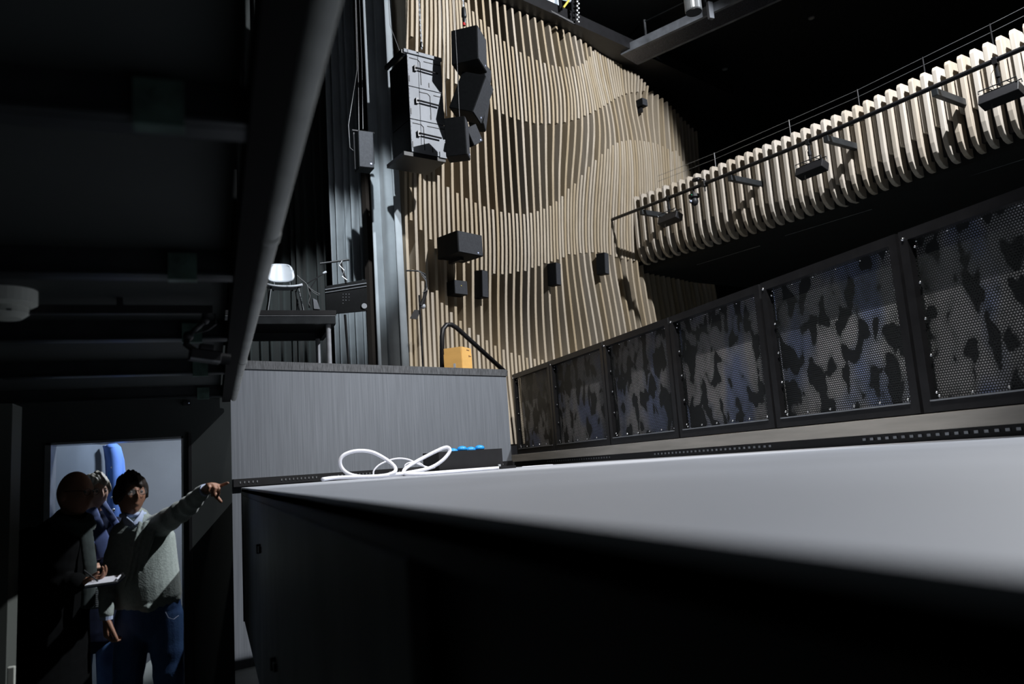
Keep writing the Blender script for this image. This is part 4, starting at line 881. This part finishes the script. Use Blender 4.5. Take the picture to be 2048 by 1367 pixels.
def glasses(c, R, sc, root):
    g = MB(); l_ = MB()
    for sx in (-1, 1):
        cc_ = Vector((sx*.032*sc, -.101*sc, .012*sc)); P = [Vector(c)+R @ (cc_+Vector((.025*math.cos(a)*sc, .004*abs(math.cos(a))*sx*0, .018*math.sin(a)*sc))) for a in np.linspace(0, 2*math.pi, 17)]
        g.tube(P, .0011, 6, False)
        l_.add(P[:-1], [tuple(range(16))])
        g.tube([Vector(c)+R @ Vector((sx*.057*sc, -.10*sc, .018*sc)), Vector(c)+R @ Vector((sx*.076*sc, -.06*sc, .02*sc)), Vector(c)+R @ Vector((sx*.080*sc, .01, .014*sc))], .0018, 6)
    g.tube([Vector(c)+R @ Vector((-.008, -.102*sc, .018)), Vector(c)+R @ Vector((.008, -.102*sc, .018))], .0016, 6)
    o_ = g.build('glasses', M_GLASSES, root); l_.build('lens', M_LENS, o_)
def hand(mb, w_, d_, n_, curls, thumb_t=None, sc=1.0, hand_sign=1, thumb=(.55, .75, .25), spread=.004):
    d_ = Vector(d_).normalized(); n_ = Vector(n_); n_ = (n_-d_*n_.dot(d_)).normalized(); t_ = d_.cross(n_)*hand_sign; w_ = Vector(w_)
    mb.limb([w_-d_*.02, w_+d_*.02, w_+d_*.055, w_+d_*.082*sc], [(.026, .019), (.031, .017), (.039, .016), (.038, .013)], side=t_)
    for k in range(4):
        b_ = w_+d_*(.085-(.006 if k == 0 else 0)-(.010 if k == 3 else 0))*sc+t_*(.0305-.0203*k)*sc
        L3 = [.072, .080, .074, .057][k]*sc; c_ = curls[k]; p_ = b_-d_*.012; P = [p_, b_]; a_ = 0
        for f_, q_ in ((.46, 1.0), (.30, 1.15), (.24, .8)):
            a_ += c_*q_; v_ = d_*math.cos(a_)+n_*math.sin(a_)+t_*spread*(1.5-k)*4
            p_ = P[-1]+v_*L3*f_; P.append(p_)
        mb.limb(P, [.0095*sc, .0095*sc, .0085*sc, .008*sc, .007*sc], seg=10)
    tb = w_+d_*.022*sc+t_*.022*sc+n_*.006
    v1 = (t_*thumb[0]+d_*thumb[1]+n_*thumb[2]).normalized(); v2 = (v1+d_*.35+n_*.15).normalized()
    mb.limb([tb, tb+v1*.04*sc, tb+v1*.04*sc+v2*.032*sc, tb+v1*.04*sc+v2*.055*sc], [.015*sc, .012*sc, .0105*sc, .0085*sc], seg=10)
def yawR(y_, p_=0, r_=0): return (Matrix.Rotation(math.radians(y_), 3, 'Z') @ Matrix.Rotation(math.radians(p_), 3, 'X') @ Matrix.Rotation(math.radians(r_), 3, 'Y'))

def person(root, H):
    """one continuous body: head, neck, trunk, arms, hands, legs and feet"""
    b_ = MB(); R = H['R']; c = Vector(H['head']); sc = H.get('sc', 1.0)
    head(b_, c, R, sc)
    nb = Vector(H['neck']); b_.limb([c+R @ Vector((0, .018, -.06)), nb+UP*.015, nb-UP*.03], [(.052, .055), (.052, .052), (.07, .06)], side=(1, 0, 0))
    L = Vector(H['lat']); hp = Vector(H['hip']); ch = nb.lerp(hp, .30)
    b_.limb([nb-UP*.075, ch, (ch+hp)/2, hp+UP*.04, hp-UP*.05], [(.09, .05), (.125, .075), (.115, .075), (.125, .08), (.125, .08)], side=L, seg=20)
    for A in H['arms']:
        b_.limb([A[0], (Vector(A[0])+Vector(A[1]))/2, A[1]], [.045, .04, .035]); b_.limb([A[1], A[2]], [.035, .024])
        hand(b_, A[2], *A[3], **A[4])
    for G in H['legs']:
        b_.limb([G[0], G[1]], [.075, .048]); b_.limb([G[1], G[2]], [.048, .034]); f_ = Vector(G[3]); a_ = Vector(G[2]); b_.limb([a_-UP*.03-f_*.03, a_-UP*.045+f_*.07, a_-UP*.05+f_*.15], [(.032, .035), (.036, .026), (.035, .018)], side=f_.cross(UP))
    o_ = b_.build('body', H['skin'], root, remesh=.0046, sm=2); return o_
def legs_cloth(G, r0, r1, r2, hp, L, matl, root, name, waist=(.165, .115), folds=0, top=.07):
    m_ = MB(); m_.limb([hp+UP*top, hp, hp-UP*.07], [waist, (waist[0]*1.04, waist[1]*1.03), (waist[0]*.98, waist[1])], side=L, seg=22)
    for g in G:
        a_, k_, f_ = Vector(g[0]), Vector(g[1]), Vector(g[2])
        P = []; Q = []
        for i in range(17):
            u = i/16; p_ = a_.lerp(k_, u*2) if u < .5 else k_.lerp(f_, u*2-1)
            r_ = np.interp(u, [0, .5, 1], [r0, r1, r2])
            if folds: r_ += folds*math.sin(i*2.6+a_.x*9)*(1 if u > .28 else .3)
            P.append(p_); Q.append(r_)
        m_.limb(P, Q, seg=18)
    return m_.build(name, matl, root, remesh=.007, sm=3)
def shoes(G, root, matl):
    for g in G:
        a_, f_ = Vector(g[2]), Vector(g[3]).normalized(); m_ = MB(); z_ = Vector((a_.x, a_.y, .045))
        m_.limb([z_-f_*.05, z_+f_*.05, z_+f_*.17], [(.045, .045), (.05, .04), (.045, .03)], side=f_.cross(UP)); m_.build('shoe', matl, root, smooth=True)

# --- the man pointing, in sweater and jeans
cM = Vector((-.437, 5.0, 1.595)); RM = yawR(24, -2)
tip = at(452, 957, 4.42); wr = at(411, 979, 4.58); el = at(372, 1016, 4.79); shl = Vector((-.285, 4.99, 1.42)); shr = Vector((-.497, 5.04, 1.385))
er = at(216, 1160, 5.0); wrr = at(213, 1236, 4.93)
hpM = Vector((-.345, 5.03, .97)); latM = Vector((.97, -.12, 0)).normalized()
legsM = [(hpM-latM*.08-UP*.05, Vector((-.455, 4.98, .52)), Vector((-.47, 5.06, .09)), Vector((-.1, -1, 0))), (hpM+latM*.08-UP*.05, Vector((-.24, 4.96, .52)), Vector((-.215, 5.04, .09)), Vector((.3, -1, 0)))]
t = thing('person', (hpM.x, hpM.y, 0), 'dark-haired person in grey-green sweater and jeans, with glasses, arm stretched out pointing right', 'person')
dpt = (tip-wr).normalized()
person(t, dict(R=RM, head=cM, neck=(-.425, 5.03, 1.46), lat=latM, hip=hpM, skin=M_SKIN, sc=.98,
    arms=[(shl, el, wr, (dpt, (-.05, -.35, -.95), (.04, .80, .90, .95)), dict(hand_sign=1, thumb=(.25, .55, .85), sc=1.05)),
          (shr, er, wrr, ((.02, -.12, -1), (.9, .3, 0), (.55, .7, .75, .8)), dict(hand_sign=1, thumb=(.35, .85, .3), sc=1.05))], legs=legsM))
eyes(cM, RM, .98, t); glasses(cM, RM, .98, t)
hair(cM, RM, .98, M_HAIRD, t, low=-.30, fore=.36, vol=.015, rough=.0038, seed=11)
m_ = MB()
m_.limb([Vector((-.415, 5.03, 1.455)), Vector((-.40, 5.03, 1.41)), Vector((-.385, 5.03, 1.33)), Vector((-.365, 5.03, 1.20)), Vector((-.352, 5.03, 1.10)), Vector((-.345, 5.03, 1.02)), Vector((-.343, 5.03, .985))],
        [(.075, .070), (.155, .095), (.180, .120), (.172, .130), (.170, .135), (.172, .132), (.160, .122)], side=latM, seg=26)
def sleeve(m_, a_, b_, c_, r0, r1, r2, fold=.004):
    P = []; Q = []
    for i in range(13):
        u = i/12; p_ = a_.lerp(b_, u*2) if u < .5 else b_.lerp(c_, u*2-1); P.append(p_); Q.append(float(np.interp(u, [0, .5, 1], [r0, r1, r2]))+fold*math.sin(i*2.9))
    m_.limb(P, Q, seg=16)
sleeve(m_, shl+Vector((-.03, 0, -.02)), el, wr-dpt*.02, .072, .056, .037, .005); sleeve(m_, shr+Vector((.02, 0, 0)), er, wrr+Vector((0, 0, .03)), .068, .052, .038, .004)
# draped folds from the raised shoulder
for k in range(4):
    a_ = shl+Vector((-.01-.03*k, -.07, .02)); m_.limb([a_, a_+Vector((-.03, -.045, -.10-.02*k)), a_+Vector((-.07, -.035, -.24-.03*k))], [.012, .012, .006], seg=8)
m_.limb([Vector((-.50, 5.0, 1.0)), Vector((-.34, 4.905, .985)), Vector((-.20, 4.98, 1.01))], [.02, .022, .018], seg=8)
m_.build('sweater', M_SWEAT, t, remesh=.0065, sm=2)
m_ = MB()
for (a_, b_, c_) in ((Vector((-.475, 5.0, 1.49)), Vector((-.455, 4.945, 1.455)), Vector((-.42, 4.925, 1.435))), (Vector((-.375, 4.99, 1.49)), Vector((-.385, 4.94, 1.455)), Vector((-.412, 4.925, 1.435)))): m_.limb([a_, b_, c_], [(.022, .008), (.026, .007), (.014, .005)], side=(0, 0, 1), seg=10)
m_.tube([Vector((-.425+.062*math.cos(q_), 5.025+.060*math.sin(q_), 1.485)) for q_ in np.linspace(0, 2*math.pi, 17)], .013, 8, False)
m_.build('shirt_collar', M_SHIRT, t, smooth=True)
m_ = MB(); m_.tube([wr-dpt*.014, wr+dpt*.004], [.034, .032], 16); m_.build('cuff', M_SHIRT, t)
m_ = MB(); m_.tube([wrr+UP*.012, wrr-UP*.006], [.034, .032], 16); m_.build('cuff', M_SHIRT, t)
o_ = legs_cloth(legsM, .098, .072, .062, hpM, latM, M_JEANS, t, 'jeans', (.160, .118), .004)
m_ = MB(); m_.tube([Vector((-.255, 4.895, .955)), Vector((-.24, 4.888, .925)), Vector((-.215, 4.893, .912)), Vector((-.19, 4.92, .925))], .002, 6); m_.build('pocket_seam', M_SHIRT, o_)
shoes(legsM, t, M_BLACK)

# --- the person in the black coat holding a notepad
cB = at(150, 987, 4.85); RB = yawR(58, 4)
hpB = Vector((-.80, 4.9, .93)); latB = Vector((.75, .62, 0)).normalized()
wB = at(165, 1163, 4.72); eB = at(112, 1180, 4.78); sB = Vector((-.74, 4.79, 1.36)); sB2 = Vector((-.93, 5.02, 1.38)); eB2 = Vector((-.98, 4.98, 1.10)); wB2 = Vector((-.90, 4.93, .90))
legsB = [(hpB-latB*.08-UP*.05, Vector((-.86, 4.85, .5)), Vector((-.88, 4.92, .09)), Vector((.8, -.6, 0))), (hpB+latB*.08-UP*.05, Vector((-.74, 4.97, .5)), Vector((-.74, 5.05, .09)), Vector((.8, -.6, 0)))]
t = thing('person', (hpB.x, hpB.y, 0), 'bald person with glasses in black coat and scarf, holding a notepad', 'person')
person(t, dict(R=RB, head=cB, neck=(cB.x-.015, 4.88, 1.455), lat=latB, hip=hpB, skin=M_SKIN, sc=1.0,
    arms=[(sB, eB, wB, ((.93, -.25, .12), (.15, -.35, .9), (.45, .5, .55, .6)), dict(hand_sign=1, thumb=(.3, .9, .5), sc=1.0)), (sB2, eB2, wB2, ((.9, -.35, -.2), (.2, .3, .9), (.3, .4, .5, .6)), dict(hand_sign=-1, sc=1.0))], legs=legsB))
eyes(cB, RB, 1.0, t); glasses(cB, RB, 1.0, t)
m_ = MB()
m_.limb([Vector((cB.x-.03, 4.9, 1.46)), Vector((-.775, 4.90, 1.38)), Vector((-.79, 4.905, 1.2)), Vector((-.82, 4.91, 1.0)), Vector((-.82, 4.91, .75)), Vector((-.82, 4.91, .52))], [(.10, .10), (.205, .13), (.215, .155), (.205, .165), (.215, .17), (.23, .18)], side=latB, seg=26)
sleeve(m_, sB, eB, wB-Vector((.03, 0, 0)), .085, .07, .052); sleeve(m_, sB2, eB2, wB2, .085, .07, .05)
m_.build('coat', M_BLACKCOAT, t, remesh=.008, sm=3)
m_ = MB()
for k_, (r_, z_, q0) in enumerate(((.082, 1.475, 0), (.092, 1.440, 1.1), (.098, 1.405, 2.2))):
    P = [Vector((cB.x-.02+r_*math.cos(q_), 4.875+r_*.95*math.sin(q_), z_+.016*math.sin(q_*2+q0))) for q_ in np.linspace(0, 2*math.pi, 21)]; m_.tube(P, .030, 10, False)
m_.limb([Vector((cB.x+.06, 4.80, 1.42)), Vector((cB.x+.085, 4.77, 1.25)), Vector((cB.x+.075, 4.775, 1.05))], [(.035, .016)]*3, side=(1, .3, 0), seg=10)
m_.build('scarf', M_GREYSCARF, t, remesh=.006, sm=2)
legs_cloth(legsB, .095, .075, .065, hpB, latB, M_DARKTROU, t, 'trousers'); shoes(legsB, t, M_BLACK)
n0 = at(181, 1163, 4.66); n1 = at(240, 1158, 4.60)
Mx = frame((n0+n1)/2, math.radians(-12), math.radians(9), math.radians(-3)); t = thing('notepad', (n0+n1)/2, 'small white notepad held out flat by the black-coated person', 'notepad')
s = MB(Mx); s.box((0, 0, 0), ((n1-n0).length, .12, .010)); s.build('pages', M_PAPER, t)
s = MB(Mx); s.box((0, 0, -.009), ((n1-n0).length+.004, .124, .004)); s.build('cover', M_BLUSCARF, t)
s = MB(Mx); s.limb([((n1-n0).length/2-.008, .05, .012), ((n1-n0).length/2-.004, -.05, .012)], [.006, .006], seg=8); s.build('curled_page_edge', M_PAPER, t, smooth=True)
s = MB(); s.tube([at(168, 1140, 4.63), at(196, 1162, 4.62)], .004, 8); tag(s.build('pen', M_DARKSTEEL), 'thin dark pen held over the white notepad', 'pen')

# --- the fair-haired person standing in the doorway behind
cW = at(192, 984, 6.12); RW_ = yawR(30, 4)
ox, oy = cW.x+.677, 6.12-5.42
def W3(x_, y_, z_): return Vector((x_+ox, y_+oy, z_))
hpW = W3(-.68, 5.48, .92); latW = Vector((.97, -.1, 0)).normalized()
sW = W3(-.555, 5.44, 1.38); eW = W3(-.53, 5.36, 1.12); wW = at(188, 1133, 5.94); sW2 = W3(-.80, 5.47, 1.38); eW2 = W3(-.80, 5.36, 1.12); wW2 = W3(-.74, 5.25, 1.10)
legsW = [(hpW-latW*.08-UP*.05, W3(-.76, 5.44, .5), W3(-.76, 5.5, .09), Vector((.2, -1, 0))), (hpW+latW*.08-UP*.05, W3(-.60, 5.42, .5), W3(-.60, 5.5, .09), Vector((.3, -1, 0)))]
t = thing('person', (hpW.x, hpW.y, 0), 'fair-haired person in navy coat and blue scarf standing behind the other two', 'person')
person(t, dict(R=RW_, head=cW, neck=(cW.x-.005, cW.y+.03, cW.z-.15), lat=latW, hip=hpW, skin=M_SKINL, sc=.95,
    arms=[(sW, eW, wW+Vector((.05, 0, 0)), ((-.8, -.35, .1), (.1, .35, -.9), (.6, .65, .7, .7)), dict(hand_sign=-1, sc=.92)), (sW2, eW2, wW2, ((.9, -.2, .1), (.1, .6, .8), (.5, .6, .7, .8)), dict(hand_sign=1, sc=.92))], legs=legsW))
eyes(cW, RW_, .95, t); hair(cW, RW_, .95, M_HAIRG, t, low=-.45, fore=.50, vol=.022, rough=.004, seed=9)
m_ = MB()
m_.limb([W3(-.68, 5.46, cW.z-.165), W3(-.685, 5.47, 1.39), W3(-.69, 5.47, 1.2), W3(-.69, 5.47, 1.0), W3(-.69, 5.47, .72)], [(.07, .07), (.170, .11), (.175, .135), (.17, .14), (.185, .15)], side=latW, seg=24)
sleeve(m_, sW, eW, wW+Vector((.07, 0, 0)), .072, .06, .045); sleeve(m_, sW2, eW2, wW2-Vector((.03, 0, 0)), .072, .06, .045)
m_.build('coat', M_NAVY, t, remesh=.008, sm=3)
def strap(P, w_, th_, side, matl, name, root, seg=10):
    m_ = MB(); m_.limb(P, [(w_, th_)]*len(P), side=side, seg=seg); return m_.build(name, matl, root, smooth=True)
strap([at(203, 1002, 6.14), at(214, 1020, 6.02), at(228, 1042, 5.98), at(240, 1062, 6.0)], .024, .012, (1, 0, .5), M_BLUSCARF, 'scarf', t)
strap([at(176, 1022, 6.04), at(188, 1052, 5.96), at(202, 1085, 5.95), at(208, 1112, 5.95)], .058, .014, (1, 0, .3), M_BLUSCARF, 'scarf', t)
strap([at(172, 1045, 6.0), at(178, 1085, 5.94), at(181, 1125, 5.94)], .033, .013, (1, 0, 0), M_BLUSCARF, 'scarf', t)
legs_cloth(legsW, .09, .068, .06, hpW, latW, M_JEANS, t, 'jeans', (.15, .115)); shoes(legsW, t, M_BLACK)
q = at(190, 1195, 5.78); t = thing('handbag', q, 'small grey stitched handbag in front of the navy coat', 'handbag')
s = MB(); s.box(q, (.14, .05, .13)); s.build('bag_body', M_BAG, t, bevel=.012)
s = MB()
for k in range(9): s.box(q+Vector((.01, -.027, -.05+k*.012)), (.003, .003, .007)); s.box(q+Vector((.018, -.027, -.05+k*.012)), (.003, .003, .007))
s.build('stitching', M_WHITEP, t)
s = MB(); s.tube([q+Vector((-.06, 0, .06)), q+Vector((-.07, .02, .2)), W3(-.79, 5.36, 1.36), W3(-.79, 5.46, 1.47), W3(-.77, 5.60, 1.35), q+Vector((.06, .18, .2)), q+Vector((.06, 0, .06))], .007, 8); s.build('bag_strap', M_BLACK, t)

# --- blue coat on the door edge
Yc = 6.82; q = at(228, 895, Yc)
t = thing('hanging_coat', (q.x, Yc, 1.2), 'blue coat hanging on the edge of the open door behind the people', 'coat')
vs = []; rows = [(889, 212, 226), (897, 214, 238), (920, 217, 245), (950, 219, 247), (990, 222, 247), (1030, 221, 247), (1070, 220, 248), (1110, 219, 250), (1150, 219, 252)]
fs = []; n = 13
for i, (yy, xa, xb) in enumerate(rows):
    for j in range(n):
        u = j/(n-1); p_ = at(xa+(xb-xa)*u, yy, Yc); p_.y += -.05*math.sin(math.pi*u)+.012*math.sin(9*u+i*.5); vs.append(p_)
for i in range(len(rows)-1):
    for j in range(n-1): fs.append((i*n+j, i*n+j+1, (i+1)*n+j+1, (i+1)*n+j))
s = MB(); s.add(vs, fs); o = s.build('coat_cloth', M_COAT, t, smooth=True); q_ = o.modifiers.new('t', 'SOLIDIFY'); q_.thickness = .03
s = MB(); s.prism([at(222, 935, Yc-.07), at(233, 958, Yc-.07), at(224, 1000, Yc-.07), at(216, 945, Yc-.07)], 0, (0, .012, 0)); s.build('lining', M_TEAL, t)
s = MB()
for (x_, y_) in ((224, 934), (224, 994), (227, 1019)): s.ball(at(x_, y_, Yc-.075), .010 if y_ < 1010 else .014, 12, 8)
s.build('button', M_SILVER, t, smooth=True)

for o in bpy.data.objects:
    if '_o' in o: del o['_o']
